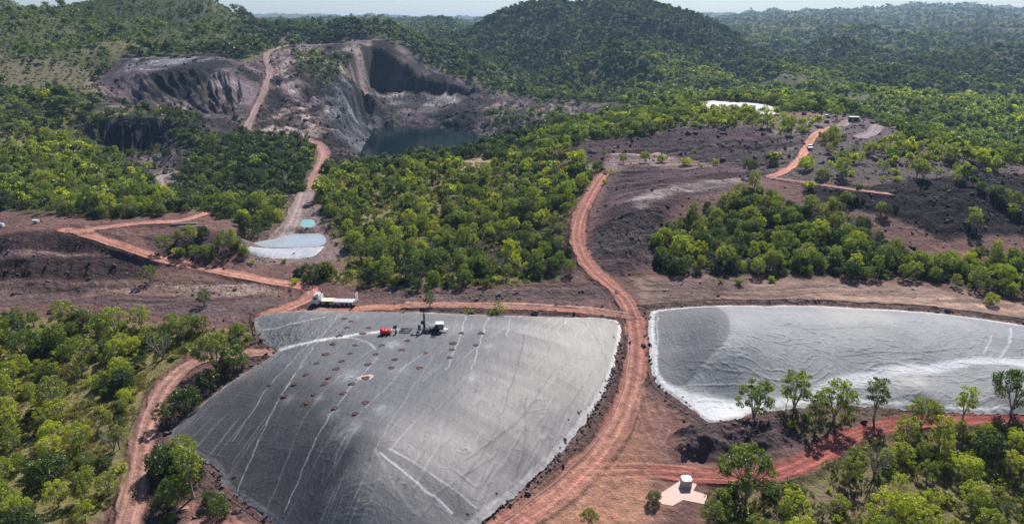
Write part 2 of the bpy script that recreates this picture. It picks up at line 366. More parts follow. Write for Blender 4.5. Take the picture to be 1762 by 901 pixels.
# valley thickets
zone([(250, 262), (300, 255), (400, 228), (425, 248), (530, 262), (535, 285), (518, 325), (330, 335), (308, 310)], (.07, .072, .04), 4, 3, den=.97, hue=.2, shr=.1, grs=.1)
zone([(350, 352), (500, 350), (490, 375), (470, 405), (425, 402), (385, 375), (340, 368)], (.12, .11, .05), 3, 3, den=.9, hue=.55)
zone([(545, 330), (575, 292), (640, 300), (700, 290), (790, 278), (860, 268), (900, 262), (1000, 262), (1028, 290), (1008, 325), (985, 358), (955, 398), (930, 445), (960, 470), (900, 490), (760, 492), (620, 492), (510, 486), (520, 474), (590, 470), (600, 440), (580, 405), (560, 370), (548, 345)],
     (.155, .135, .055), 3, 3, den=.84, hue=.62, shr=.28, grs=.7, rub=.1)
zone([(600, 350), (700, 330), (800, 320), (950, 300), (900, 340), (760, 360), (680, 390), (600, 400)], (.21, .18, .085), 5, 6, den=.55, hue=.5, shr=.7, grs=.9, amt=.8)
zone([(800, 420), (870, 395), (950, 385), (985, 420), (985, 480), (900, 480), (830, 460)], DARK, 3, 4, den=.25, rub=1)
zone([(790, 275), (840, 272), (850, 290), (795, 296)], TAN, 2, 2, den=.1)
# pit and dump faces
ROCK = (.18, .142, .132)
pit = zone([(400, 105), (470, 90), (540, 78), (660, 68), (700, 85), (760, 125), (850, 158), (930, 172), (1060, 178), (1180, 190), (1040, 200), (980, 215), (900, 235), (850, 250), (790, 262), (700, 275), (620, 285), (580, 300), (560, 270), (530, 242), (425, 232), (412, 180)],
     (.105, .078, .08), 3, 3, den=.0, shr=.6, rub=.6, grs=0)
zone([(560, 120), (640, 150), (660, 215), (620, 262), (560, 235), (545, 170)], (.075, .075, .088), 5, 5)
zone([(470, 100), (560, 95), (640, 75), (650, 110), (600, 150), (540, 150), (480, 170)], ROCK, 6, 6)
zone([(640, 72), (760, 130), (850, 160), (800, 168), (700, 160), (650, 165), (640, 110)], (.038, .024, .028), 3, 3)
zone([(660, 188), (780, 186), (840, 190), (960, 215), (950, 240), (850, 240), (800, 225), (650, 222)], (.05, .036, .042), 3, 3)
zone([(990, 185), (1060, 184), (1190, 192), (1050, 202), (985, 208)], (.055, .035, .045), 2, 2)
zone([(480, 190), (560, 195), (570, 235), (540, 245), (440, 228), (430, 195)], (.26, .195, .17), 5, 5)
zone([(500, 90), (590, 95), (600, 130), (560, 150), (520, 130)], (.14, .13, .075), 4, 5, den=.55, shr=.5, hue=.35, amt=.8)
zone([(680, 160), (780, 162), (790, 174), (700, 184), (665, 178)], (.20, .19, .19), 3, 3, amt=.9)
zone([(820, 172), (1000, 178), (960, 192), (880, 190), (830, 185)], (.16, .115, .11), 3, 3)
zone([(840, 190), (900, 200), (960, 190), (1010, 200), (960, 235), (890, 235), (850, 220)], (.12, .10, .085), 3, 5, den=.35, hue=.45)
# upper bowl
bowl = zone([(165, 140), (205, 100), (300, 97), (400, 100), (425, 140), (430, 190), (400, 205), (380, 215), (300, 200), (160, 205), (180, 175)], (.085, .064, .072), 3, 3, den=0, rub=.3, grs=0)
zone([(170, 150), (300, 165), (400, 130), (425, 150), (400, 200), (280, 200), (200, 190)], (.12, .09, .09), 5, 6, amt=.7)
zone([(215, 102), (380, 100), (330, 116), (220, 122)], (.17, .16, .18), 3, 3)
zone([(130, 205), (285, 205), (330, 215), (400, 205), (420, 225), (390, 240), (300, 240), (330, 262), (310, 300), (262, 300), (215, 280), (160, 245)], (.055, .042, .048), 2.5, 2, den=0, rub=.6)
zone([(150, 200), (270, 196), (290, 205), (150, 208)], (.14, .13, .06), 2, 2, den=.5, shr=.6, hue=.4)
zone([(220, 262), (300, 262), (300, 290), (330, 345), (290, 330), (255, 300)], (.17, .135, .135), 2, 2, den=.05)
# left dump
zone([(-400, 410), (0, 408), (130, 402), (230, 440), (250, 480), (150, 486), (0, 486), (-400, 488)], (.055, .034, .036), 2, 1.5, rub=.7)
zone([(-400, 434), (0, 434), (150, 434), (190, 441), (0, 447), (-400, 448)], (.21, .14, .13), 1, .7)
zone([(250, 412), (350, 400), (420, 410), (440, 440), (330, 448), (270, 430)], (.085, .058, .056), 2, 2, rub=.8, den=.12, hue=.6)
zone([(-400, 488), (0, 490), (200, 486), (400, 490), (480, 500), (400, 512), (100, 512), (-400, 520)], (.27, .18, .155), 2, 4, amt=.8, rub=.9)
zone([(270, 490), (330, 486), (440, 492), (470, 500), (400, 505), (280, 500)], (.42, .30, .25), 1, 3, amt=.7, rub=.9)
zone([(-400, 500), (100, 490), (180, 495), (130, 515), (0, 512), (-400, 515)], DARK, 1.5, 3, amt=.7, rub=.9)
zone([(-400, 505), (200, 505), (400, 512), (520, 515), (440, 540), (300, 540), (100, 520), (-400, 540)], (.13, .085, .085), 2, 3, rub=.3)
# right dumps
zone([(1000, 470), (1020, 400), (1040, 330), (1060, 290), (940, 262), (950, 248), (1060, 240), (1150, 222), (1300, 215), (1400, 235), (1390, 262), (1340, 300), (1280, 310), (1180, 350), (1140, 400), (1120, 465), (1070, 480)], PURP, 2.5, 2.5, rub=.5)
zone([(1080, 235), (1200, 240), (1350, 245), (1330, 285), (1240, 280), (1120, 268)], (.042, .028, .034), 3, 3, rub=.4)
zone([(1020, 400), (1060, 370), (1140, 360), (1150, 400), (1120, 440), (1030, 440)], (.07, .056, .058), 3, 3, rub=1)
zone([(1060, 262), (1120, 262), (1250, 285), (1180, 292), (1090, 285), (1050, 300), (1040, 280)], (.22, .15, .14), 2, 2, rub=.3)
zone([(1080, 350), (1160, 320), (1290, 305), (1290, 312), (1170, 332), (1100, 365)], (.22, .175, .165), 2, 2, rub=.3)
zone([(1330, 262), (1400, 240), (1500, 240), (1650, 260), (1762, 290), (1762, 318), (1500, 318), (1330, 310)], (.125, .10, .095), 3, 4, den=.035, hue=.7, rub=.7)
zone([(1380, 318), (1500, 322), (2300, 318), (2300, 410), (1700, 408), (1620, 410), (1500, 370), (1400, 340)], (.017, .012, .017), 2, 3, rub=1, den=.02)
zone([(1440, 215), (1500, 205), (1550, 235), (1510, 250), (1440, 235)], (.12, .09, .10), 2, 2)
zone([(1120, 470), (1140, 415), (1180, 375), (1240, 345), (1290, 330), (1330, 345), (1400, 366), (1480, 378), (1540, 428), (1610, 458), (1700, 450), (1762, 438), (2300, 440), (2300, 520), (1762, 512), (1600, 482), (1400, 476), (1200, 472)], (.07, .055, .045), 2, 2.5, den=.97, hue=.58, shr=.1, rub=.4)
# tree belts in front of far cover, and plateau back
zone([(895, 255), (940, 228), (1050, 208), (1180, 200), (1205, 207), (1170, 218), (1080, 237), (960, 254)], (.10, .10, .05), 3, 3, den=.92, hue=.5)
zone([(1180, 203), (1300, 202), (1310, 217), (1180, 220)], (.13, .12, .07), 3, 3, den=.7, hue=.8)
zone([(1300, 205), (1440, 205), (1440, 235), (1330, 238)], (.16, .13, .12), 3, 3, den=.18, hue=.85)
# flats beside the road
zone([(1080, 475), (1300, 480), (1500, 484), (1762, 520), (2300, 560), (2300, 640), (1762, 560), (1400, 530), (1110, 530)], (.25, .165, .135), 2, 2.5, rub=.15)
zone([(1100, 478), (1300, 482), (1250, 520), (1110, 525)], (.14, .092, .09), 3, 4, rub=.5, amt=.8)
zone([(1400, 500), (1762, 522), (2300, 560), (2300, 590), (1762, 548), (1400, 522)], (.36, .235, .18), 2, 3, amt=.7, rub=.05)
zone([(600, 500), (800, 498), (1040, 485), (1050, 520), (900, 522), (620, 518)], (.15, .10, .095), 2, 3, rub=.8)
# foreground bush, left
LB = [(-500, 545), (0, 545), (100, 550), (180, 560), (300, 565), (360, 572), (420, 562), (440, 560), (440, 590), (400, 600), (330, 605), (290, 635), (250, 680), (225, 760), (215, 840), (190, 870), (100, 930), (-500, 1000)]
zone(LB, (.17, .145, .06), 2, 2, den=.62, hue=.76, shr=.30, grs=1, rub=.05)
zone([(60, 700), (150, 690), (210, 720), (180, 760), (60, 760)], (.19, .15, .08), 3, 3, den=.12, grs=1)
zone([(100, 590), (320, 590), (290, 620), (120, 625)], (.21, .20, .085), 3, 3, den=.35, grs=1)
zone([(280, 720), (300, 690), (370, 640), (400, 625), (400, 640), (310, 720), (290, 750)], (.13, .09, .075), 1.5, 1.5, den=.35, hue=.6, rub=.8)
zone([(255, 780), (340, 800), (380, 840), (400, 900), (240, 900)], (.16, .10, .085), 1.5, 2, den=.35, hue=.4, rub=.9)
# foreground bush, right
zone([(1380, 800), (1440, 760), (1510, 740), (1600, 735), (1762, 728), (2300, 730), (2300, 1100), (1220, 1000), (1240, 860), (1320, 840)], (.16, .135, .065), 2, 2, den=.80, hue=.82, shr=.36, grs=.8, rub=.15)
zone([(1210, 850), (1290, 845), (1400, 840), (1420, 880), (1300, 920), (1200, 900)], (.17, .125, .08), 2, 2, den=.6, hue=.55, shr=.6, grs=.6)
zone([(1400, 840), (1480, 820), (1500, 860), (1440, 900), (1400, 890)], (.22, .16, .12), 2, 2, den=.25, grs=.4)
zone([(1150, 745), (1230, 725), (1350, 720), (1400, 745), (1380, 775), (1300, 795), (1220, 795), (1150, 780)], (.13, .09, .09), 1.5, 1.5, rub=1)
zone([(1360, 700), (1500, 700), (1560, 715), (1480, 725), (1400, 760), (1350, 740)], (.17, .13, .08), 1.5, 1.5, den=.5, hue=.6, shr=.6, grs=.5)
# apron
zone([(400, 400), (500, 385), (520, 345), (560, 350), (580, 405), (590, 440), (560, 455), (430, 455)], (.22, .155, .145), 2, 2, rub=.3)
apron = [(1075, 640), (1110, 640), (1125, 690), (1200, 735), (1160, 760), (1180, 800), (1240, 810), (1230, 870), (1200, 1000), (700, 1000), (860, 893), (960, 800), (1040, 720)]
zone(apron, (.17, .092, .08), 1.5, 1.5, rub=.15)
zone([(860, 893), (1000, 800), (1060, 740), (1080, 700), (1100, 700), (1110, 780), (1100, 900), (1000, 1000), (750, 1000)], (.33, .165, .10), 4, 4, amt=.8, rub=0)
zone([(880, 880), (960, 850), (1100, 835), (1170, 850), (1150, 900), (1000, 1000), (800, 1000)], (.42, .215, .14), 3, 3, amt=.7, rub=0)
zone([(320, 868), (400, 872), (470, 900), (600, 1000), (300, 1000), (330, 900)], (.42, .21, .17), 1, 1)

def strata(pts, amp, wl, deg, seed, k=.3, ln=14):
    P = wpoly(pts); sl = subset(P, 3); d = poly_sdf(TX[sl], TY[sl], P); a = sstep(0, 5, d)
    c_, s_ = math.cos(R(deg)), math.sin(R(deg)); X = TX[sl] + 12 * nA[sl]; Y = TY[sl] + 6 * fbm(TX[sl] / 30, TY[sl] / 30, seed + 5, 2)
    u = X * c_ + Y * s_; w = -X * s_ + Y * c_
    r1 = fbm(u / (wl * ln), w / wl, seed, 3); TZ[sl] += a * amp * r1
    C[sl] *= (1 + a * k * (1.6 * fbm(u / (wl * ln), w / (wl * .7), seed + 1, 3) + .6 * r1))[..., None]
strata([(1000, 470), (1060, 290), (950, 250), (1150, 222), (1300, 215), (1400, 235), (1340, 300), (1180, 350), (1120, 465)], 1.0, 3.2, 12, 401, .75)
strata([(1080, 478), (1400, 482), (1762, 515), (1950, 560), (1762, 556), (1400, 528), (1100, 530)], .25, 1.6, -2, 403, .45)
strata([(-400, 408), (0, 408), (130, 402), (250, 470), (0, 486), (-400, 486)], .4, 1.3, 0, 404, .35)
strata([(-400, 488), (200, 486), (480, 500), (440, 540), (-400, 540)], .3, 1.6, 3, 405, .4)
strata([(600, 500), (1040, 485), (1050, 522), (620, 520)], .3, 1.4, 3, 406, .4)
strata([(165, 140), (205, 100), (400, 100), (430, 190), (300, 200), (160, 205)], .6, 3, 30, 407, .6)
strata([(640, 185), (990, 185), (960, 235), (800, 225), (650, 222)], 1.4, 4, 4, 408, .9)
strata([(430, 185), (560, 120), (660, 150), (650, 220), (560, 240), (430, 230)], 1.2, 4, -35, 409, .9)
for pts in ([(400, 105), (470, 90), (540, 78), (660, 68), (760, 125), (930, 172), (1060, 178), (1180, 190), (980, 215), (850, 250), (700, 275), (620, 285), (580, 300), (530, 242), (425, 232), (412, 180)], [(165, 140), (205, 100), (400, 97), (430, 190), (400, 240), (160, 250), (150, 205)]):
    P = wpoly(pts); sl = subset(P, 4); a = sstep(0, 6, poly_sdf(TX[sl], TY[sl], P))
    k = np.clip(.72 + 2.6 * fbm(TX[sl] / 20, TY[sl] / 38, 440, 4) + 1.2 * fbm((TX[sl] - .5 * TY[sl]) / 5, (TY[sl] + .5 * TX[sl]) / 30, 441, 3), .16, 2.1); C[sl] *= (1 - a + a * k)[..., None]
# ------------------------------------------------------------------ mounds, spoil heaps, gullies
def gully(pts, amp, wl, along, soft=3.0, seed=50, stretch=7.0):
    P = wpoly(pts); sl = subset(P, soft)
    d = poly_sdf(TX[sl], TY[sl], P); a = sstep(-soft * .2, soft, d)
    u, v = along(TX[sl], TY[sl])
    w = .35 * wl * fbm(u / (wl * 2), v / (wl * 2), seed + 3, 2)
    rg = ridged((u + w) / wl, v / (wl * stretch), seed, 3)
    TZ[sl] += a * amp * (rg - .3)
def polar(px, py, k=1.0, rad=None):
    cx, cyy = hit(px, py)
    def f(X, Y):
        r = np.hypot(X - cx, Y - cyy); th = np.arctan2(X - cx, Y - cyy)
        return th * (rad or 60) * k, r
    return f
def lin(deg):
    c, s = math.cos(R(deg)), math.sin(R(deg))
    return lambda X, Y: (X * c + Y * s, -X * s + Y * c)
gully([(165, 160), (205, 128), (330, 118), (420, 135), (425, 170), (400, 200), (280, 198), (180, 180)], 3.8, 5.0, polar(400, 215, rad=70), 6, 51)
gully([(135, 208), (290, 208), (330, 225), (300, 250), (200, 268), (150, 235)], 4.0, 5.0, lin(20), 4, 57, 6)
gully([(300, 205), (420, 205), (400, 228), (310, 228)], 2.5, 4.0, lin(10), 4, 58, 6)
gully([(545, 120), (640, 90), (660, 150), (650, 220), (610, 262), (560, 240), (530, 190)], 6.0, 11, lin(-35), 8, 61, 5)
gully([(460, 105), (560, 100), (600, 150), (540, 190), (450, 190), (430, 150)], 2.6, 12, lin(-20), 6, 63, 4)
gully([(430, 190), (540, 195), (560, 235), (430, 225)], 2.5, 7, lin(-30), 5, 64, 4)
gully([(640, 80), (760, 125), (1060, 178), (1000, 195), (850, 180), (660, 165)], 3.5, 9, lin(0), 6, 65, 8)
gully([(680, 190), (830, 190), (960, 195), (950, 230), (850, 235), (700, 222)], 3.0, 12, lin(50), 6, 66, 3)
gully([(-400, 410), (0, 410), (130, 404), (200, 425), (190, 440), (-400, 434)], .5, 1.6, lin(5), 1.5, 70, 8)
gully([(-400, 449), (0, 449), (170, 449), (220, 462), (200, 478), (-400, 484)], 1.7, 2.4, lin(5), 1.5, 71, 8)
gully([(1060, 225), (1350, 235), (1380, 270), (1330, 290), (1080, 262)], .9, 5, lin(-10), 4, 72, 8)
gully([(1060, 300), (1160, 315), (1290, 300), (1180, 345), (1100, 360)], .9, 5, lin(60), 3, 73, 6)
gully([(1050, 440), (1130, 430), (1120, 470), (1060, 475)], .8, 2.2, lin(20), 2, 74, 5)
gully([(1620, 345), (1950, 345), (1950, 400), (1650, 405)], 2.2, 6, lin(10), 3, 75, 4)
def lumps(pts, amp, wl, seed, soft=2.0, o=3):
    P = wpoly(pts); sl = subset(P, soft); d = poly_sdf(TX[sl], TY[sl], P)
    a = sstep(0, soft, d); TZ[sl] += a * amp * (ridged(TX[sl] / wl, TY[sl] / wl, seed, o) * .8 + .2)
lumps([(400, 105), (470, 90), (540, 78), (655, 72), (640, 200), (620, 280), (560, 280), (530, 242), (425, 232), (412, 180)], 1.6, 5, 77, 4, 4)
lumps([(560, 110), (650, 100), (660, 210), (610, 262), (540, 235), (470, 190), (470, 120)], 3.5, 15, 79, 8, 4)
lumps([(650, 186), (960, 186), (960, 235), (800, 240), (660, 225)], 3.5, 14, 78, 6, 4)
lumps([(1010, 400), (1060, 370), (1150, 365), (1150, 410), (1120, 445), (1030, 445)], 1.5, 6, 80, 3)
lumps([(1380, 320), (1500, 324), (2300, 322), (2300, 400), (1700, 400), (1620, 405), (1500, 365)], 1.6, 7, 81, 3)
lumps([(1150, 748), (1230, 728), (1350, 724), (1390, 745), (1370, 772), (1300, 790), (1220, 790), (1160, 778)], 1.5, 4.5, 82, 2)
lumps([(820, 420), (900, 400), (960, 400), (985, 430), (980, 475), (900, 475)], 2.2, 6, 83, 3)
lumps([(260, 412), (350, 402), (410, 412), (430, 438), (330, 442)], 1.0, 4, 84, 2)
lumps([(-400, 488), (0, 490), (200, 484), (250, 490), (180, 500), (-400, 505)], .9, 3.0, 85, 1.5)
lumps([(180, 485), (480, 498), (440, 512), (200, 505)], .5, 2.2, 86, 1.5)
for (x, y, rx, ry, h) in ((1190, 760, 5, 4, 2.2), (1215, 770, 4, 3, 1.6), (1260, 745, 8, 5, 1.8), (1320, 760, 6, 4, 1.2), (1175, 775, 3, 2.4, 1.2), (1075, 462, 9, 5, 2.0), (300, 280, 9, 8, 5.0), (1540, 240, 8, 7, 1.5), (905, 193, 8, 8, 3), (900, 225, 9, 8, 5)):
    a, b = hit(x, y); P = np.array([(a - 2 * rx, b - 2 * ry), (a + 2 * rx, b + 2 * ry)]); sl = subset(P, 5)
    q = np.hypot((TX[sl] - a) / rx, (TY[sl] - b) / ry)
    TZ[sl] += h * np.maximum(0, 1 - q + .15 * nC[sl]) ** .9

# ------------------------------------------------------------------ stockpile covers (heights)
def cover_setup(edge, inner, c=4.0, lam=-1.2):
    E = np.array([hit(*p) for p in edge]); 
    Es = smooth_line(np.vstack([E, E[:1]]), 2)[:-1]; Es, _ = resample(np.vstack([Es, Es[:1]]), 1.0); Es = Es[:-1]
    idx = np.arange(0, len(Es), 4)
    ez = ziter(Es[idx, 0], Es[idx, 1]) + .12
    I = np.array([atz(*p) for p in inner])
    P = np.vstack([np.c_[Es[idx], ez], I])
    return Es, RBF(P[:, :2], P[:, 2], c, lam)
E1 = [(437, 548), (470, 538), (560, 535), (700, 537), (850, 543), (1000, 547), (1062, 549), (1072, 562), (1062, 620), (1047, 662), (1024, 705), (990, 752), (950, 795), (900, 845), (840, 893), (780, 945), (700, 975), (560, 960), (480, 910), (430, 872), (392, 846), (380, 825), (376, 808), (340, 788), (300, 768), (287, 755), (300, 735), (350, 692), (400, 655), (440, 630), (482, 607), (468, 600), (450, 588), (440, 568)]
I1 = [(500, 560, .8), (600, 560, 1.4), (720, 560, 1.8), (850, 565, 1.8), (980, 570, 1.2), (520, 600, 1.6), (600, 610, 2.6), (720, 610, 3.2), (850, 620, 2.8), (980, 630, 1.0), (480, 660, 1.0), (560, 680, 3.0), (640, 700, 4.2), (740, 700, 3.4), (860, 700, 1.9), (960, 700, 0.2),
      (430, 720, -1.6), (520, 740, 1.2), (600, 750, 3.3), (640, 765, 3.9), (700, 770, 3.0), (800, 780, 1.0), (900, 780, -1.4), (400, 780, -4.0), (480, 800, -2.2), (560, 810, -.4), (640, 830, 1.0), (720, 840, .2), (820, 850, -2.0), (620, 890, -1.8), (520, 865, -3.4)]
E2 = [(1118, 536), (1150, 531), (1235, 527), (1350, 526), (1500, 531), (1620, 540), (1762, 560), (1950, 590), (2050, 640), (2000, 710), (1762, 716), (1650, 712), (1560, 706), (1480, 698), (1400, 701), (1300, 712), (1235, 727), (1212, 724), (1190, 706), (1160, 686), (1135, 668), (1120, 645), (1116, 600), (1114, 560)]
I2 = [(1165, 560, .9), (1180, 595, .5), (1160, 632, -1.0), (1236, 541, 4.0), (1252, 556, 4.8), (1255, 575, 4.8), (1243, 598, 3.8), (1228, 612, 2.8), (1208, 634, 1.0), (1188, 654, -.8), (1350, 545, 3.6), (1500, 552, 2.8), (1650, 565, 2.0), (1800, 590, 1.2), (1350, 590, 2.8), (1500, 595, 1.7), (1650, 603, .9), (1800, 612, .2), (1290, 640, .4),
      (1250, 690, -3.0), (1350, 688, -2.7), (1430, 669, -2.1), (1500, 650, -1.6), (1600, 636, -1.3), (1762, 627, -1.1), (1900, 630, -1.0), (1580, 674, -1.6), (1750, 676, -1.3), (1900, 678, -1.2)]
E3 = [(1190, 190), (1192, 178), (1215, 175), (1275, 177), (1325, 181), (1352, 196), (1320, 198), (1240, 199)]
I3 = [(1210, 182, 22.6), (1270, 182, 24.0), (1320, 187, 22.6), (1240, 190, 22.6)]
Es1, cz1 = cover_setup(E1, I1); Es2, cz2 = cover_setup(E2, I2, 2.2, -.4); Es3, cz3 = cover_setup(E3, I3, 3)
def sink(Es, f):
    sl = subset(Es, 3); d = poly_sdf(TX[sl], TY[sl], Es)
    a = sstep(.1, 1.6, d)
    zz = f(TX[sl], TY[sl]) - .15 - .35 * sstep(1, 5, d)
    TZ[sl] = TZ[sl] * (1 - a) + np.minimum(zz, 99) * a
    k = d > -1.0
    DEN[sl] = np.where(d > -1.5, 0, DEN[sl]); GRS[sl] = np.where(k, 0, GRS[sl]); RUB[sl] = np.where(k, 0, RUB[sl]); SHR[sl] = np.where(k, 0, SHR[sl])
for Es, f in ((Es1, cz1), (Es2, cz2), (Es3, cz3)):
    zone(Es, None, .5, .5, rub=0)
    # earth berm and shallow drain outside the edge
    sl = subset(Es, 6); d = -poly_sdf(TX[sl], TY[sl], Es)
    nb = fbm(TX[sl] / 2.2, TY[sl] / 2.2, 97, 3)
    TZ[sl] += np.exp(-((d - 2.6) / 1.1) ** 2) * (.35 + .45 * nb) - .25 * np.exp(-((d - .9) / .6) ** 2)
    blend(sl, sstep(.1, .5, d) * (1 - sstep(2.6, 3.8, d + nb)) * .75, (.13, .085, .078), rub=.8)
    sink(Es, f)
COV = np.zeros((NR, NA), np.float32)
for Es in (Es1, Es2, Es3):
    sl = subset(Es, 3); COV[sl] = np.maximum(COV[sl], sstep(-.6, -.1, poly_sdf(TX[sl], TY[sl], Es)))
TZK = TZ.copy()
# ------------------------------------------------------------------ roads
ROADS = {}
def road(name, pts, w, color=RED, bank=2.0, flat=True, tex=1.0, amt=1.0, w2=None, fade=0):
    P = smooth_line([hit(*p) for p in pts], 3); P, t = resample(P, 2.0)
    z = ziter(P[:, 0], P[:, 1]); k = 9
    zs = np.convolve(np.pad(z, k, mode='edge'), np.ones(2 * k + 1) / (2 * k + 1), 'valid')
    sl = subset(P, w + bank + 2); X = TX[sl]; Y = TY[sl]
    d, al, sg = line_dist(X, Y, P)
    ww = w / 2 if w2 is None else (w + (w2 - w) * al / t[-1]) / 2
    ww = ww * (1 + .26 * fbm(al / 8, al * 0 + sg * 3.3, 90, 3))
    if flat:
        zr = np.interp(al, t, zs)
        a = 1 - sstep(ww, ww + bank, d)
        TZ[sl] = TZ[sl] * (1 - a) + zr * a
        # windrow along the edges
        TZ[sl] += (sstep(fade, fade + 8, al) if fade else 1.0) * .35 * np.exp(-((d - ww - .35) / .35) ** 2) * (.6 + .6 * fbm(X / 2, Y / 2, 91, 2))
        TZ[sl] -= .10 * np.exp(-((d - .95) / .28) ** 2) * tex * (ww > 1.2)
    lat = d * sg
    st = fbm(lat * 2.2, al * .03, 92, 3) * .42 + fbm(lat * .9, al * .02, 93, 2) * .26
    rut = np.exp(-((d - .95) / .3) ** 2)
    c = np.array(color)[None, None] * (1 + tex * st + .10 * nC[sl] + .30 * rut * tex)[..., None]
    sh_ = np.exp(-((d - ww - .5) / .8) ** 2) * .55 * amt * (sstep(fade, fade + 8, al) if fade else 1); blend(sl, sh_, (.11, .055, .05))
    a = (1 - sstep(ww - .25, ww + .45, d + .75 * nC[sl])) * amt
    if fade: a = a * sstep(0, fade, al + 2 * nC[sl])
    blend(sl, a, c, den=0, rub=0, grs=0, shr=0)
    # no trees right on the verge
    v = 1 - sstep(ww + .8, ww + 2.2, d); DEN[sl] *= (1 - v)
    ROADS[name] = P
    return P
def track(pts, off=.9, w=.22, color=(.5, .28, .2), amt=.5, dz=-.05):
    P = smooth_line([hit(*p) for p in pts], 3); P, t = resample(P, 1.0); sl = subset(P, 4)
    d, al, sg = line_dist(TX[sl], TY[sl], P)
    q = np.exp(-((d - off) / w) ** 2) * (.55 + .45 * fbm(al / 3, sg * 3, 95, 2))
    q = np.clip(q, 0, 1) * amt
    blend(sl, q, color); TZ[sl] += q * dz
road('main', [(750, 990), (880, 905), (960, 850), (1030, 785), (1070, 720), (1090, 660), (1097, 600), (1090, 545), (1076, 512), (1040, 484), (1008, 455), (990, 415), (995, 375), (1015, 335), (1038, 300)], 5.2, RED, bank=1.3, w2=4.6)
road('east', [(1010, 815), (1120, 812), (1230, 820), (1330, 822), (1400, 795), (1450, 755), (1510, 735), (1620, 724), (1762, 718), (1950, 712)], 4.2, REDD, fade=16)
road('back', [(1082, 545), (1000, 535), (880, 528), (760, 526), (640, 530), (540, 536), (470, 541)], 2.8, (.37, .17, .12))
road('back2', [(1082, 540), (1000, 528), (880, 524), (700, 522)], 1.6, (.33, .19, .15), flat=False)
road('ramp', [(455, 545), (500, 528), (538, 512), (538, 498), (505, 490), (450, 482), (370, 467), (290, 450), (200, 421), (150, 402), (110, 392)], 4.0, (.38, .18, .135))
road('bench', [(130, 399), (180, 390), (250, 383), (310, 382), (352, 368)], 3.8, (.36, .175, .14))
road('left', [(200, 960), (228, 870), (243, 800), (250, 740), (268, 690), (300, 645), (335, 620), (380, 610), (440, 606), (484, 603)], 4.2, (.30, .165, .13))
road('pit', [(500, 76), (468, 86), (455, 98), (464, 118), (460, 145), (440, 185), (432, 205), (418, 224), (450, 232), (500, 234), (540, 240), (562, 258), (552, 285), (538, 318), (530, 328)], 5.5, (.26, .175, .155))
road('pitlow', [(540, 243), (560, 258), (553, 285), (540, 305), (540, 325), (528, 335)], 6.0, (.30, .155, .13))
road('valley', [(535, 330), (480, 338), (400, 342), (340, 343), (290, 330), (268, 305), (300, 296)], 4.0, (.28, .22, .20))
road('pond', [(525, 335), (515, 360), (500, 395), (460, 412)], 7.0, (.25, .19, .18))
road('far', [(1325, 306), (1360, 290), (1385, 262), (1395, 240), (1408, 226), (1450, 214)], 3.6, (.45, .21, .15))
road('farlow', [(1325, 306), (1380, 314), (1450, 322), (1530, 336)], 2.8, (.27, .15, .14))
road('loop', [(1450, 216), (1480, 208), (1510, 214), (1510, 228), (1480, 236)], 6.0, (.24, .19, .19), flat=False)
road('rim', [(500, 74), (560, 76), (640, 72), (660, 68)], 7, (.3, .22, .2), amt=.7)
for k, (tp, am) in enumerate((([(1098, 660), (1075, 730), (1010, 800), (900, 893), (860, 930)], .6), ([(1102, 680), (1080, 760), (1020, 830), (950, 900)], .55), ([(1090, 690), (1050, 760), (960, 850), (880, 920)], .6), ([(1104, 700), (1096, 760), (1060, 830), (1010, 900)], .45), ([(1090, 650), (1060, 740), (990, 800), (905, 870)], .5), ([(940, 870), (1030, 850), (1100, 860), (1140, 900)], .4), ([(1130, 800), (1060, 830), (980, 870), (930, 910)], .5), ([(1180, 815), (1100, 820), (1010, 850), (940, 900)], .5),([(1095, 620), (1085, 680), (1060, 740), (980, 810), (860, 900)], .55), ([(1100, 620), (1098, 700), (1085, 770), (1050, 850), (1000, 930)], .5), ([(1098, 640), (1090, 720), (1040, 790), (940, 880)], .5),
        ([(1100, 660), (1110, 730), (1150, 790), (1230, 815)], .5), ([(1095, 700), (1090, 760), (1120, 810), (1200, 822)], .5), ([(1000, 810), (1080, 800), (1160, 806), (1230, 816)], .5), ([(960, 850), (1050, 815), (1140, 815), (1220, 825)], .45),
        ([(1105, 660), (1125, 720), (1140, 760), (1120, 800), (1040, 840), (940, 910)], .4), ([(1130, 700), (1150, 730), (1130, 770), (1090, 790)], .35), ([(930, 890), (1010, 830), (1090, 826), (1150, 840), (1160, 870)], .35), ([(1085, 500), (1140, 505), (1300, 512), (1600, 535), (1762, 550)], .3), ([(1100, 515), (1300, 520), (1762, 556)], .25), ([(1200, 500), (1400, 505), (1762, 535)], .25))):
    track(tp, amt=am, color=(.46, .26, .175) if k % 3 else (.20, .10, .085))

for tp in ([(1030, 785), (1070, 720), (1090, 660), (1097, 600), (1090, 545), (1076, 512), (1040, 484), (1008, 455), (990, 415), (995, 375), (1015, 335), (1038, 300)], [(500, 528), (538, 512), (538, 498), (505, 490), (450, 482), (370, 467), (290, 450), (200, 421)], [(228, 870), (243, 800), (250, 740), (268, 690), (300, 645), (335, 620)], [(1120, 812), (1230, 820), (1330, 822), (1400, 795), (1450, 755), (1510, 735)]):
    track(tp, off=.15, w=.28, color=(.15, .07, .055), amt=.5); track(tp, off=1.7, w=.2, color=(.17, .085, .065), amt=.45); track(tp, off=.95, w=.2, color=(.50, .29, .20), amt=.4)
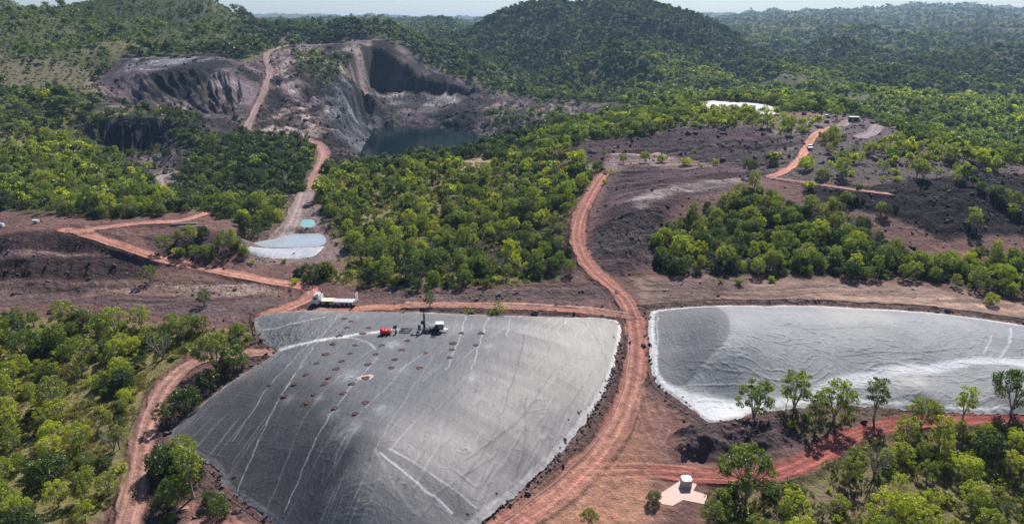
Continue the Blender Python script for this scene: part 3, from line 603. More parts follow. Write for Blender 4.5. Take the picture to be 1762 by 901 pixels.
# lake bed and ponds
lakeP = np.array([hit(610, 268), hit(640, 224), hit(700, 216), hit(790, 220), hit(850, 240), hit(830, 262)])
TZ = TZ * (1 - COV) + TZK * COV
PADP = wpoly([(1170, 826), (1199, 832), (1193, 845), (1217, 855), (1211, 871), (1175, 863), (1157, 875), (1132, 867), (1139, 847)])
sl = subset(PADP, 4); a = sstep(-2.5, -.3, poly_sdf(TX[sl], TY[sl], PADP)); PADZ = float(ziter(PADP[:, 0], PADP[:, 1]).mean()); TZ[sl] = TZ[sl] * (1 - a) + PADZ * a
# cut the ponds
PONDS = {}
def pond(pts, z, depth, name):
    P = smooth_line(np.vstack([np.array([atz(x, y, z)[:2] for x, y in pts])] * 1 + [np.array([atz(*pts[0], z)[:2]])]), 1)[:-1]
    sl = subset(P, 6); d = poly_sdf(TX[sl], TY[sl], P)
    a = sstep(-4.0, -.8, d)
    TZ[sl] = TZ[sl] * (1 - a) + (z + .12) * a
    TZ[sl] -= sstep(-.5, 1.0, d) * depth
    DEN[sl] *= 1 - sstep(-4, -1, d)
    PONDS[name] = (P, z)
pond([(470, 412), (505, 402), (540, 400), (558, 405), (562, 418), (545, 425), (430, 425), (418, 422), (440, 416)], 2.4, .6, 'pond')
pond([(520, 378), (541, 377), (543, 390), (516, 391)], 3.9, .5, 'small')
lakeW = np.array([atz(x, y, LAKEZ)[:2] for x, y in [(612, 272), (630, 242), (650, 223), (720, 221), (800, 227), (842, 236), (835, 255), (800, 275), (700, 290), (635, 290)]])
sl = subset(lakeW, 45); d = poly_sdf(TX[sl], TY[sl], lakeW) + 1.5 * nB[sl] * 2
TZ[sl] = np.where(d > 0, np.minimum(TZ[sl], LAKEZ - .2 - .4 * d), np.minimum(TZ[sl], LAKEZ - .1 - d * 1.15 + np.maximum(0, -d - 12) ** 1.5))
z0 = poly_sdf(TX, TY, np.array([(-230, 330), (60, 330), (60, 640), (-230, 640)])) > 0
print('lake cells', int((z0 & (TZ < LAKEZ)).sum()))

# ------------------------------------------------------------------ materials
def newmat(name):
    m = bpy.data.materials.new(name); m.use_nodes = True
    nt = m.node_tree; b = nt.nodes["Principled BSDF"]
    return m, nt, b
def N(nt, t, **kw):
    n = nt.nodes.new(t)
    for k, v in kw.items(): setattr(n, k, v)
    return n
def noise(nt, scale, detail=4, rough=.6, vec=None):
    n = N(nt, "ShaderNodeTexNoise"); n.inputs["Scale"].default_value = scale; n.inputs["Detail"].default_value = detail; n.inputs["Roughness"].default_value = rough
    if vec is not None: nt.links.new(vec, n.inputs["Vector"])
    return n
def mathn(nt, op, a, b=None, c=None, clamp=False):
    n = N(nt, "ShaderNodeMath", operation=op, use_clamp=clamp)
    for i, v in enumerate((a, b, c)):
        if v is None: continue
        if isinstance(v, (int, float)): n.inputs[i].default_value = v
        else: nt.links.new(v, n.inputs[i])
    return n.outputs[0]
def mixc(nt, f, a, b, mode='MIX'):
    n = N(nt, "ShaderNodeMix", data_type='RGBA', blend_type=mode)
    for s, v in ((n.inputs[0], f), (n.inputs[6], a), (n.inputs[7], b)):
        if isinstance(v, (int, float)): s.default_value = v
        elif isinstance(v, tuple): s.default_value = (*v, 1)
        else: nt.links.new(v, s)
    return n.outputs[2]
def plain(name, col, rough=.6, metal=0, nscale=6, var=.25, bump=0):
    m, nt, b = newmat(name)
    tc = N(nt, "ShaderNodeTexCoord").outputs["Object"]
    n = noise(nt, nscale, 4, .6, tc)
    f = mathn(nt, 'MULTIPLY_ADD', n.outputs["Fac"], var * 2, 1 - var)
    nt.links.new(mixc(nt, 1.0, tuple(col), f, 'MULTIPLY'), b.inputs["Base Color"])
    b.inputs["Roughness"].default_value = rough; b.inputs["Metallic"].default_value = metal
    if bump:
        bp = N(nt, "ShaderNodeBump"); bp.inputs["Strength"].default_value = bump; bp.inputs["Distance"].default_value = .05
        nt.links.new(n.outputs["Fac"], bp.inputs["Height"]); nt.links.new(bp.outputs[0], b.inputs["Normal"])
    return m
def ground_mat():
    m, nt, b = newmat("ground_earth")
    at = N(nt, "ShaderNodeAttribute", attribute_name="gcol"); ru = N(nt, "ShaderNodeAttribute", attribute_name="rubble"); gr = N(nt, "ShaderNodeAttribute", attribute_name="grass")
    P = N(nt, "ShaderNodeNewGeometry").outputs["Position"]
    n1 = noise(nt, .55, 6, .68, P); n2 = noise(nt, 2.6, 4, .6, P); n3 = noise(nt, .07, 4, .6, P)
    vo = N(nt, "ShaderNodeTexVoronoi"); vo.inputs["Scale"].default_value = 1.1; nt.links.new(P, vo.inputs["Vector"])
    v2 = N(nt, "ShaderNodeTexVoronoi"); v2.inputs["Scale"].default_value = .45; nt.links.new(P, v2.inputs["Vector"])
    # value variation
    s = mathn(nt, 'MULTIPLY_ADD', n1.outputs["Fac"], 1.7, .12)
    s2 = mathn(nt, 'MULTIPLY_ADD', n2.outputs["Fac"], .7, .65)
    s3 = mathn(nt, 'MULTIPLY_ADD', n3.outputs["Fac"], .6, .7)
    s = mathn(nt, 'MULTIPLY', mathn(nt, 'MULTIPLY', s, s2), s3)
    rc = mathn(nt, 'MULTIPLY_ADD', vo.outputs["Color"], 1.0, .5)
    f = mathn(nt, 'MULTIPLY', ru.outputs["Fac"], .55)
    one = mathn(nt, 'ADD', mathn(nt, 'MULTIPLY', mathn(nt, 'SUBTRACT', rc, 1.0), f), 1.0)
    s = mathn(nt, 'MULTIPLY', s, one)
    col = mixc(nt, 1.0, at.outputs["Color"], s, 'MULTIPLY')
    # grass tint blotches: straw and green
    g1 = noise(nt, .9, 5, .7, P)
    gm = mathn(nt, 'MULTIPLY', gr.outputs["Fac"], mathn(nt, 'MULTIPLY_ADD', g1.outputs["Fac"], 5.0, -2.1, True))
    gcol = mixc(nt, mathn(nt, 'MULTIPLY_ADD', n2.outputs["Fac"], 4, -1.5, True), (.08, .10, .022), (.27, .235, .085))
    col = mixc(nt, mathn(nt, 'MULTIPLY', gm, .8), col, gcol)
    nt.links.new(col, b.inputs["Base Color"])
    b.inputs["Roughness"].default_value = .93; b.inputs["Specular IOR Level"].default_value = .22
    h = mathn(nt, 'ADD', mathn(nt, 'MULTIPLY', n1.outputs["Fac"], .8), mathn(nt, 'MULTIPLY', n2.outputs["Fac"], .22))
    hv = mathn(nt, 'MULTIPLY', mathn(nt, 'ADD', mathn(nt, 'SUBTRACT', .6, vo.outputs["Distance"]), mathn(nt, 'MULTIPLY', mathn(nt, 'SUBTRACT', .6, v2.outputs["Distance"]), 1.2)), mathn(nt, 'MULTIPLY', ru.outputs["Fac"], .75))
    h = mathn(nt, 'ADD', h, hv)
    n4 = noise(nt, .15, 9, .72, P); h = mathn(nt, 'ADD', h, mathn(nt, 'MULTIPLY', mathn(nt, 'MULTIPLY', n4.outputs["Fac"], ru.outputs["Fac"]), 4.5))
    bp = N(nt, "ShaderNodeBump"); bp.inputs["Strength"].default_value = 1.0; bp.inputs["Distance"].default_value = 1.1
    nt.links.new(h, bp.inputs["Height"]); nt.links.new(bp.outputs[0], b.inputs["Normal"])
    return m
GROUND = ground_mat()

def grid_mesh(name, V, nr, na, mask=None, attrs=None, col=None, smooth=True):
    me = bpy.data.meshes.new(name)
    i = np.arange((nr - 1) * (na - 1)); j = i // (na - 1) * na + i % (na - 1)
    F = np.stack([j, j + 1, j + na + 1, j + na], 1)
    if mask is not None:
        F = F[mask[F].all(1)]
        used = np.unique(F); rm = np.full(len(V), -1); rm[used] = np.arange(len(used)); F = rm[F]; V = V[used]
    else: used = slice(None)
    me.vertices.add(len(V)); me.vertices.foreach_set("co", V.astype(np.float32).ravel())
    me.loops.add(F.size); me.loops.foreach_set("vertex_index", F.astype(np.int32).ravel())
    me.polygons.add(len(F)); me.polygons.foreach_set("loop_start", np.arange(0, F.size, 4, dtype=np.int32))
    try: me.polygons.foreach_set("loop_total", np.full(len(F), 4, np.int32))
    except Exception: pass
    me.polygons.foreach_set("use_smooth", np.full(len(F), smooth))
    if col is not None:
        a = me.attributes.new("gcol", 'FLOAT_COLOR', 'POINT'); c = np.ones((len(V), 4), np.float32); c[:, :3] = col[used]; a.data.foreach_set("color", c.ravel())
    for k, v in (attrs or {}).items():
        a = me.attributes.new(k, 'FLOAT', 'POINT'); a.data.foreach_set("value", v[used].astype(np.float32).ravel())
    me.update(calc_edges=True)
    return me
def tag(o, label=None, cat=None, group=None, kind=None):
    if label: o["label"] = label
    if cat: o["category"] = cat
    if group: o["group"] = group
    if kind: o["kind"] = kind
    return o
def link(name, me, mat=None, parent=None):
    o = bpy.data.objects.new(name, me); COL.objects.link(o)
    if mat is not None and len(me.materials) == 0: me.materials.append(mat)
    if parent is not None: o.parent = parent
    return o
V = np.stack([TX.ravel(), TY.ravel(), TZ.ravel()], 1)
me = grid_mesh("ground", V[:, [0, 1, 2]], NR, NA, None, {"rubble": np.clip(RUB, 0, 1).ravel(), "grass": np.clip(GRS, 0, 1).ravel()}, np.clip(C, 0, 1).reshape(-1, 3))
me.flip_normals()
g = link("ground", me, GROUND)
tag(g, "bare red-brown earth, dirt tracks and hills reaching the horizon", "ground", kind="structure")
#==VEG==
# ------------------------------------------------------------------ helpers for small meshes
class MB:
    def __init__(s): s.v = []; s.f = []; s.sm = []
    def add(s, V, F, smooth=False):
        o = len(s.v); s.v.extend([tuple(map(float, v)) for v in V]); s.f.extend([tuple(i + o for i in f) for f in F]); s.sm.extend([smooth] * len(F)); return s
    def box(s, c, d, rz=0, taper=1.0, rx=0):
        V = []
        for dz in (-1, 1):
            k = taper if dz > 0 else 1
            for dx, dy in ((-1, -1), (1, -1), (1, 1), (-1, 1)): V.append(Vector((dx * d[0] / 2 * k, dy * d[1] / 2 * k, dz * d[2] / 2)))
        M = Matrix.Rotation(rz, 3, 'Z') @ Matrix.Rotation(rx, 3, 'X')
        V = [M @ v + Vector(c) for v in V]
        return s.add(V, [(3, 2, 1, 0), (4, 5, 6, 7), (0, 1, 5, 4), (1, 2, 6, 5), (2, 3, 7, 6), (3, 0, 4, 7)])
    def prism(s, prof, x0, x1, axis='y'):
        """profile of (x,z) points extruded along y from x0 to x1"""
        n = len(prof); V = [(p[0], x0, p[1]) for p in prof] + [(p[0], x1, p[1]) for p in prof]
        if axis == 'x': V = [(x0, p[0], p[1]) for p in prof] + [(x1, p[0], p[1]) for p in prof]
        return s.add(V, [tuple(range(n)), tuple(range(2 * n - 1, n - 1, -1))] + [(i, i + n, (i + 1) % n + n, (i + 1) % n) for i in range(n)])
    def tube(s, P, r, seg=7, cap=True):
        P = [Vector(p) for p in P]; n = len(P); rs = r if hasattr(r, '__len__') else [r] * n; V = []
        for i, p in enumerate(P):
            t = (P[min(i + 1, n - 1)] - P[max(i - 1, 0)]).normalized()
            a = t.cross(Vector((0, 0, 1)) if abs(t.z) < .9 else Vector((1, 0, 0))).normalized(); b = t.cross(a)
            for k in range(seg):
                q = 2 * math.pi * k / seg; V.append(p + (a * math.cos(q) + b * math.sin(q)) * rs[i])
        F = [(i * seg + k, i * seg + (k + 1) % seg, (i + 1) * seg + (k + 1) % seg, (i + 1) * seg + k) for i in range(n - 1) for k in range(seg)]
        s.add(V, F, True)
        if cap: s.f.append(tuple(range(len(s.v) - seg, len(s.v)))); s.sm.append(False); s.f.append(tuple(range(len(s.v) - len(V) + seg - 1, len(s.v) - len(V) - 1, -1))); s.sm.append(False)
        return s
    def me(s, name):
        m = bpy.data.meshes.new(name); m.from_pydata(s.v, [], s.f); m.polygons.foreach_set("use_smooth", s.sm); m.update(); return m
    def build(s, name, mat, parent=None, loc=None, rz=0):
        o = link(name, s.me(name), mat, parent)
        if loc is not None: o.location = loc; o.rotation_euler = (0, 0, rz)
        return o
def root(name, loc, rz=0, label=None, cat=None, group=None):
    o = bpy.data.objects.new(name, None); COL.objects.link(o); o.location = loc; o.rotation_euler = (0, 0, rz); o.empty_display_size = .5
    return tag(o, label, cat, group)
def G(px, py, dz=0):
    x, y = hit(px, py); return Vector((x, y, float(ziter(x, y)) + dz))

# ------------------------------------------------------------------ foliage
def leaf_mat(name):
    m, nt, b = newmat(name)
    at = N(nt, "ShaderNodeAttribute", attribute_name="hue", attribute_type='INSTANCER')
    oi = N(nt, "ShaderNodeObjectInfo"); tc = N(nt, "ShaderNodeTexCoord").outputs["Object"]
    n = noise(nt, .55, 3, .6, tc)
    h = mathn(nt, 'ADD', at.outputs["Fac"], mathn(nt, 'MULTIPLY_ADD', n.outputs["Fac"], .9, -.45))
    h = mathn(nt, 'ADD', h, mathn(nt, 'MULTIPLY_ADD', oi.outputs["Random"], .24, -.12), None, True)
    cr = N(nt, "ShaderNodeValToRGB"); e = cr.color_ramp.elements
    e[0].position = 0; e[0].color = (.020, .034, .020, 1); e[1].position = 1; e[1].color = (.29, .31, .045, 1)
    x = e.new(.35); x.color = (.060, .090, .030, 1); x = e.new(.65); x.color = (.145, .180, .034, 1)
    nt.links.new(h, cr.inputs[0])
    nt.nodes.remove(b)
    d = N(nt, "ShaderNodeBsdfDiffuse"); t = N(nt, "ShaderNodeBsdfTranslucent"); gl = N(nt, "ShaderNodeBsdfGlossy"); gl.inputs["Roughness"].default_value = .45
    gl.inputs["Color"].default_value = (.8, .85, .8, 1)
    gy = mathn(nt, 'MULTIPLY', mathn(nt, 'MULTIPLY_ADD', oi.outputs["Random"], 2.6, -1.5, True), .6)
    LC = mixc(nt, gy, cr.outputs[0], (.105, .118, .062)); nt.links.new(LC, d.inputs[0])
    tcx = mixc(nt, 1.0, LC, (2.15, 2.2, .8), 'MULTIPLY'); nt.links.new(tcx, t.inputs[0])
    mx = N(nt, "ShaderNodeMixShader"); mx.inputs[0].default_value = .55; nt.links.new(d.outputs[0], mx.inputs[1]); nt.links.new(t.outputs[0], mx.inputs[2])
    m2 = N(nt, "ShaderNodeMixShader"); m2.inputs[0].default_value = .035; nt.links.new(mx.outputs[0], m2.inputs[1]); nt.links.new(gl.outputs[0], m2.inputs[2])
    nt.links.new(m2.outputs[0], nt.nodes["Material Output"].inputs["Surface"])
    return m
LEAF = leaf_mat("leaves"); BARK = plain("bark", (.30, .26, .22), .9, nscale=3, var=.4); DEAD = plain("bleached_wood", (.42, .38, .34), .9)
def leaves(clumps, size, seed):
    """clumps: (x,y,z, rx, rz, n) -> leaf-sized quads spread through each clump, denser at its shell"""
    rg = np.random.default_rng(seed); Vs = []
    for (x, y, z, rx, rz, n) in clumps:
        d = rg.normal(size=(n, 3)); d[:, 2] = d[:, 2] * .9 + .25; d /= np.linalg.norm(d, axis=1)[:, None]
        k = rg.uniform(.35, 1.08, (n, 1)) ** .6
        c = np.array([x, y, z]) + d * k * np.array([rx, rx, rz])
        nrm = d + rg.normal(size=(n, 3)) * .55; nrm /= np.linalg.norm(nrm, axis=1)[:, None]
        a = np.cross(nrm, rg.normal(size=(n, 3))); a /= np.linalg.norm(a, axis=1)[:, None]; b = np.cross(nrm, a)
        s = size * rg.uniform(.55, 1.25, (n, 1)); w = s * rg.uniform(.35, .75, (n, 1))
        Vs.append(np.stack([c - a * s, c - b * w, c + a * s, c + b * w], 1).reshape(-1, 3))
    V = np.concatenate(Vs); F = np.arange(len(V)).reshape(-1, 4)
    return V, F
def make_tree(kind, seed):
    dead = kind == 'dead'; kind = 'open' if dead else kind
    """returns (trunk MB, leafV, leafF); unit = metres for a tree about 6 m tall"""
    rd = random.Random(seed); t = MB(); cl = []
    if kind in ('open', 'tall', 'umbrella'):
        H = {'open': 6.0, 'tall': 7.4, 'umbrella': 6.2}[kind]; nl = {'open': 5, 'tall': 4, 'umbrella': 6}[kind]; W = {'open': 2.35, 'tall': 1.6, 'umbrella': 3.0}[kind]
        zlo = H * {'open': .34, 'tall': .42, 'umbrella': .46}[kind]; hb = H * {'open': .06, 'tall': .22, 'umbrella': .10}[kind]
        t.tube([(0, 0, -.3), (0, 0, hb)], [.20, .16], 6, False)
        tips = []
        for i in range(nl):
            a = 2 * math.pi * (i + rd.uniform(-.3, .3)) / nl; rr_ = W * rd.uniform(.35, .8); zt = H * rd.uniform(.62, .82)
            m_ = (math.cos(a) * rr_ * .45, math.sin(a) * rr_ * .45, hb + (zt - hb) * .5); e = (math.cos(a) * rr_, math.sin(a) * rr_, zt)
            t.tube([(0, 0, hb - .1), m_, e], [.11, .075, .03], 5, False); tips.append((m_, e))
        n = {'open': 30, 'tall': 24, 'umbrella': 40}[kind]
        for i in range(n):
            zf = (i + rd.uniform(0, 1)) / n; a = i * 2.4 + rd.uniform(-.5, .5); prof = math.sqrt(max(.05, 1 - (zf * 1.35 - .45) ** 2)) if kind != 'umbrella' else math.sqrt(max(.08, 1 - (zf * 1.1 - .15) ** 2))
            rr_ = W * prof * math.sqrt(rd.uniform(.25, 1.0)); q = (math.cos(a) * rr_, math.sin(a) * rr_, zlo + zf * (H - zlo) * .93)
            m_, e = min(tips, key=lambda te: (te[1][0] - q[0]) ** 2 + (te[1][1] - q[1]) ** 2)
            t.tube([m_, ((m_[0] + q[0]) / 2, (m_[1] + q[1]) / 2, (m_[2] + q[2]) / 2 + .1), q], [.04, .03, .012], 4, False)
            r_ = rd.uniform(.34, .72) * (1.2 if kind == 'umbrella' else 1); cl.append((*q, r_, r_ * rd.uniform(.6, .9), int(185 * r_ * r_ + 40)))
        size = .14
    elif kind in ('round', 'dome'):
        H = 4.6 if kind == 'round' else 5.4; W = 2.5 if kind == 'round' else 2.2
        t.tube([(0, 0, -.3), (.1, 0, .8), (0, .1, 2.2)], [.22, .16, .08], 6, False)
        for i in range(5):
            a = i * 1.26 + rd.uniform(-.3, .3); t.tube([(0, 0, .5), (math.cos(a) * 1.0, math.sin(a) * 1.0, 1.7), (math.cos(a) * 1.7, math.sin(a) * 1.7, 2.9)], [.09, .06, .02], 4, False)
        n = 19 if kind == 'round' else 17
        for i in range(n):
            zf = (i + .5) / n; a = i * 2.4 + rd.uniform(-.4, .4); rr_ = W * .74 * math.sqrt(max(0, 1 - (zf * 1.12 - .2) ** 2)) * rd.uniform(.75, 1.12)
            z_ = .8 + zf * (H - 1.5); r_ = rd.uniform(.65, 1.1); cl.append((math.cos(a) * rr_, math.sin(a) * rr_, z_, r_, r_ * .78, int(170 * r_)))
        size = .165
    elif kind in ('shrub', 'scrub'):
        for i in range(3):
            a = rd.uniform(0, 6.28); t.tube([(0, 0, -.1), (math.cos(a) * .3, math.sin(a) * .3, .8)], [.05, .02], 4, False)
        for i in range(8 if kind == 'shrub' else 6):
            a = rd.uniform(0, 6.28); rr_ = rd.uniform(0, .9); r_ = rd.uniform(.4, .7); cl.append((math.cos(a) * rr_, math.sin(a) * rr_, rd.uniform(.4, 1.3), r_, r_ * .75, 55 if kind == 'shrub' else 30))
        size = .17
    elif kind == 'far':
        t.tube([(0, 0, -.5), (0, 0, 3)], [.18, .1], 3, False)
        for i in range(9):
            a = i * 2.4; rr_ = 1.7 * math.sqrt((i + .5) / 9) * rd.uniform(.8, 1.1); r_ = rd.uniform(.9, 1.35); cl.append((math.cos(a) * rr_, math.sin(a) * rr_, rd.uniform(2.2, 4.4) + (1 - rr_ / 1.7) * .9, r_, r_ * .75, 26))
        size = .52
    elif kind == 'faropen':
        t.tube([(0, 0, -.5), (0, 0, 4)], [.15, .08], 3, False)
        for i in range(7):
            a = i * 2.4; rr_ = rd.uniform(.4, 1.9); r_ = rd.uniform(.6, .95); cl.append((math.cos(a) * rr_, math.sin(a) * rr_, rd.uniform(2.6, 5.2), r_, r_ * .7, 18))
        size = .42
    if dead: cl = [(x, y, z, r1, r2, 6) for (x, y, z, r1, r2, n) in cl[::2]]
    return t, *leaves(cl, size, seed)
KINDS = ['open', 'open', 'tall', 'umbrella', 'round', 'round', 'dome', 'shrub', 'shrub', 'scrub', 'far', 'far', 'faropen', 'dead']
HEIGHT = {'open': 6.0, 'tall': 7.4, 'umbrella': 6.4, 'round': 4.6, 'dome': 5.2, 'shrub': 1.9, 'scrub': 1.8, 'far': 5.2, 'faropen': 5.4, 'dead': 6.0}
PROTO = []
def leaf_mesh(name, V, F):
    me = bpy.data.meshes.new(name); me.from_pydata(V.tolist(), [], F.tolist()); me.materials.append(LEAF); me.update(); return me
for i, k in enumerate(KINDS):
    t, LV, LF = make_tree(k, 100 + i)
    tm = t.me("trunk"); tm.materials.append(BARK)
    cm = leaf_mesh("crown", LV, LF)
    # joined version for the mass of trees
    nv = len(t.v); both = bpy.data.meshes.new("tree_mesh"); both.from_pydata(t.v + LV.tolist(), [], t.f + (LF + nv).tolist())
    both.materials.append(BARK); both.materials.append(LEAF)
    mi = np.zeros(len(both.polygons), np.int32); mi[len(t.f):] = 1; both.polygons.foreach_set("material_index", mi); both.update()
    PROTO.append((k, tm, cm, both))
# collection of the sources, never linked into the scene: the instancer objects read it
def source_collection(name, meshes):
    c = bpy.data.collections.new(name)
    for i, m in enumerate(meshes):
        o = bpy.data.objects.new("%s_%02d" % (name, i), m); c.objects.link(o)
    return c
SRC = source_collection("tree_source", [p[3] for p in PROTO])
def instancer(name, coll, pts, idx, scl, rot, hue, label, tiltless=True):
    me = bpy.data.meshes.new(name); me.vertices.add(len(pts)); me.vertices.foreach_set("co", np.asarray(pts, np.float32).ravel())
    for nm, ty, arr, key in (("pick", 'INT', idx, "value"), ("scl", 'FLOAT_VECTOR', scl, "vector"), ("rot", 'FLOAT_VECTOR', rot, "vector"), ("hue", 'FLOAT', hue, "value")):
        a = me.attributes.new(nm, ty, 'POINT'); a.data.foreach_set(key, np.asarray(arr, np.int32 if ty == 'INT' else np.float32).ravel())
    me.update()
    o = link(name, me)
    ng = bpy.data.node_groups.new(name + "_scatter", 'GeometryNodeTree')
    ng.interface.new_socket("Geometry", in_out='INPUT', socket_type='NodeSocketGeometry'); ng.interface.new_socket("Geometry", in_out='OUTPUT', socket_type='NodeSocketGeometry')
    gi = ng.nodes.new("NodeGroupInput"); go = ng.nodes.new("NodeGroupOutput")
    ci = ng.nodes.new("GeometryNodeCollectionInfo"); ci.inputs[0].default_value = coll; ci.inputs[1].default_value = True; ci.inputs[2].default_value = True
    ip = ng.nodes.new("GeometryNodeInstanceOnPoints"); ip.inputs["Pick Instance"].default_value = True
    def na(nm, ty):
        n = ng.nodes.new("GeometryNodeInputNamedAttribute"); n.data_type = ty; n.inputs[0].default_value = nm; return [x for x in n.outputs if x.enabled and x.name == 'Attribute'][0]
    L = ng.links
    L.new(gi.outputs[0], ip.inputs["Points"]); L.new(ci.outputs[0], ip.inputs["Instance"])
    L.new(na("pick", 'INT'), ip.inputs["Instance Index"]); L.new(na("scl", 'FLOAT_VECTOR'), ip.inputs["Scale"])
    er = ng.nodes.new("FunctionNodeEulerToRotation"); L.new(na("rot", 'FLOAT_VECTOR'), er.inputs[0]); L.new(er.outputs[0], ip.inputs["Rotation"])
    L.new(ip.outputs[0], go.inputs[0])
    md = o.modifiers.new("scatter", 'NODES'); md.node_group = ng
    tag(o, label, None, None, "stuff")
    return o

def fidx(x, y):
    az = np.arctan2(x, y); r = np.hypot(x, y)
    i = np.clip(((az - AZ[0]) / (AZ[1] - AZ[0])).round().astype(int), 0, NA - 1); j = np.clip(np.searchsorted(RR, r), 0, NR - 1)
    return j, i
# horizon for pruning what the ground hides
EL = (TZ - CAMZ) / GR
HM = np.maximum.accumulate(EL, axis=0)
rg = np.random.default_rng(11)
def scatter(r0, r1, cell):
    n = int(2 * r1 / cell)
    gx, gy = np.meshgrid(np.arange(-r1, r1, cell), np.arange(0, r1, cell))
    x = gx + rg.uniform(-.48, .48, gx.shape) * cell; y = gy + rg.uniform(-.48, .48, gx.shape) * cell
    r = np.hypot(x, y); m = (r > r0) & (r < r1) & (np.abs(np.arctan2(x, y)) < R(50))
    return x[m], y[m]
PX = []; PY = []; PS = []; PH = []; PK = []; PHT = []
def grow(x, y, kinds, hgt, hue):
    PX.append(x); PY.append(y); PK.append(kinds); PHT.append(hgt); PH.append(hue)
NK = np.array(KINDS)
def kpick(n, opts, w):
    w = np.array(w, float); return rg.choice(opts, n, p=w / w.sum())
for (r0, r1, cell) in ((45, 260, 3.4), (260, 520, 3.7), (520, 1300, 5.4), (1300, 2000, 9.0), (2000, 4600, 14)):
    x, y = scatter(r0, r1, cell); j, i = fidx(x, y)
    den = DEN[j, i]; hu = HUE[j, i]; sh = SHR[j, i]
    cl = fbm(x / 9, y / 9, 41, 3) * 1.3; cl2 = fbm(x / 45, y / 45, 43, 3)
    p = np.clip(den * 1.12 + (cl + .6 * cl2) * (1 - den) * 1.2, 0, 1) * (den > .005)
    if r0 >= 520: p = np.clip(p * (1 + .5 * cl2), 0, 1)
    keep = rg.uniform(size=len(x)) < p
    r = np.hypot(x, y); hid = (TZ[j, i] + 6 + .004 * r - CAMZ) / r < HM[np.maximum(j - 1, 0), i]
    keep &= ~hid
    x, y, hu, sh, r, j, i = (q[keep] for q in (x, y, hu, sh, r, j, i)); n = len(x)
    if not n: continue
    isS = rg.uniform(size=n) < sh
    if r0 < 500:
        yel = hu - .03 + rg.normal(size=n) * .21 + cl[keep] * .25
        lush = yel > .62
        k = np.where(lush, kpick(n, [0, 1, 2, 3, 4, 6], [4, 4, 2, .7, 1, 1.5]), kpick(n, [0, 1, 2, 4, 5, 6, 3], [1.5, 1.5, 1, 3, 3, 3, .5]))
        k = np.where(isS, kpick(n, [7, 8, 9], [1, 1, 1]), k); k = np.where(~isS & (rg.uniform(size=n) < .04), 13, k)
        if r0 >= 260: k = np.where(~isS & (rg.uniform(size=n) < .55), kpick(n, [10, 11, 12], [1, 1, 1]), k)
        f = np.array([HEIGHT[KINDS[q]] for q in k]); ht = f * np.clip(rg.lognormal(-.10, .28, n), .5, 1.5) * np.where(isS, .85, .85)
        dark = np.isin(k, (4, 5)); yel = np.where(dark, yel - .22, yel)
    else:
        k = kpick(n, [10, 11, 12], [3, 3, 1.2]); s = {520: 1.12, 1300: 1.5, 2000: 1.5}[r0]
        k = np.where(isS, 12, k)
        ht = 5.2 * s * np.clip(rg.lognormal(-.05, .38, n), .4, 2.0) * np.where(isS, .42, 1); yel = hu + rg.normal(size=n) * .15
    grow(x, y, k, ht, np.clip(yel, 0, 1))
# small shrubs and saplings sprinkled between the trees
x, y = scatter(45, 420, 2.6); j, i = fidx(x, y)
p = np.clip(DEN[j, i] * .34 + GRS[j, i] * .18, 0, 1) * (DEN[j, i] > .02)
keep = (rg.uniform(size=len(x)) < p) & ~((TZ[j, i] + 3 - CAMZ) / np.hypot(x, y) < HM[np.maximum(j - 1, 0), i])
x, y = x[keep], y[keep]; n = len(x)
grow(x, y, kpick(n, [7, 8, 9], [1, 1, 1.5]), 1.9 * rg.uniform(.45, 1.2, n), np.clip(HUE[j, i][keep] + rg.normal(size=n) * .2, 0, 1))
x, y = scatter(250, 1100, 3.0); j, i = fidx(x, y)
p = .9 * DEN[j, i] * (SHR[j, i] > .3) * (np.arctan2(x, y) < 0) * np.clip(fbm(x / 14, y / 14, 45, 3) * 1.5 + .75, .1, 1)
keep = (rg.uniform(size=len(x)) < p) & ~((TZ[j, i] + 3 - CAMZ) / np.hypot(x, y) < HM[np.maximum(j - 1, 0), i]); x, y = x[keep], y[keep]; n = len(x)
grow(x, y, kpick(n, [9, 10, 11, 12], [1, 2, 2, 1]), np.where(rg.uniform(size=n) < .8, 1, 1.7) * rg.uniform(1.2, 2.5, n), np.clip(.36 + rg.normal(size=n) * .14, 0, 1))
PX, PY, PK, PHT, PH = (np.concatenate(q) for q in (PX, PY, PK, PHT, PH))
PZ = ziter(PX, PY) - .08

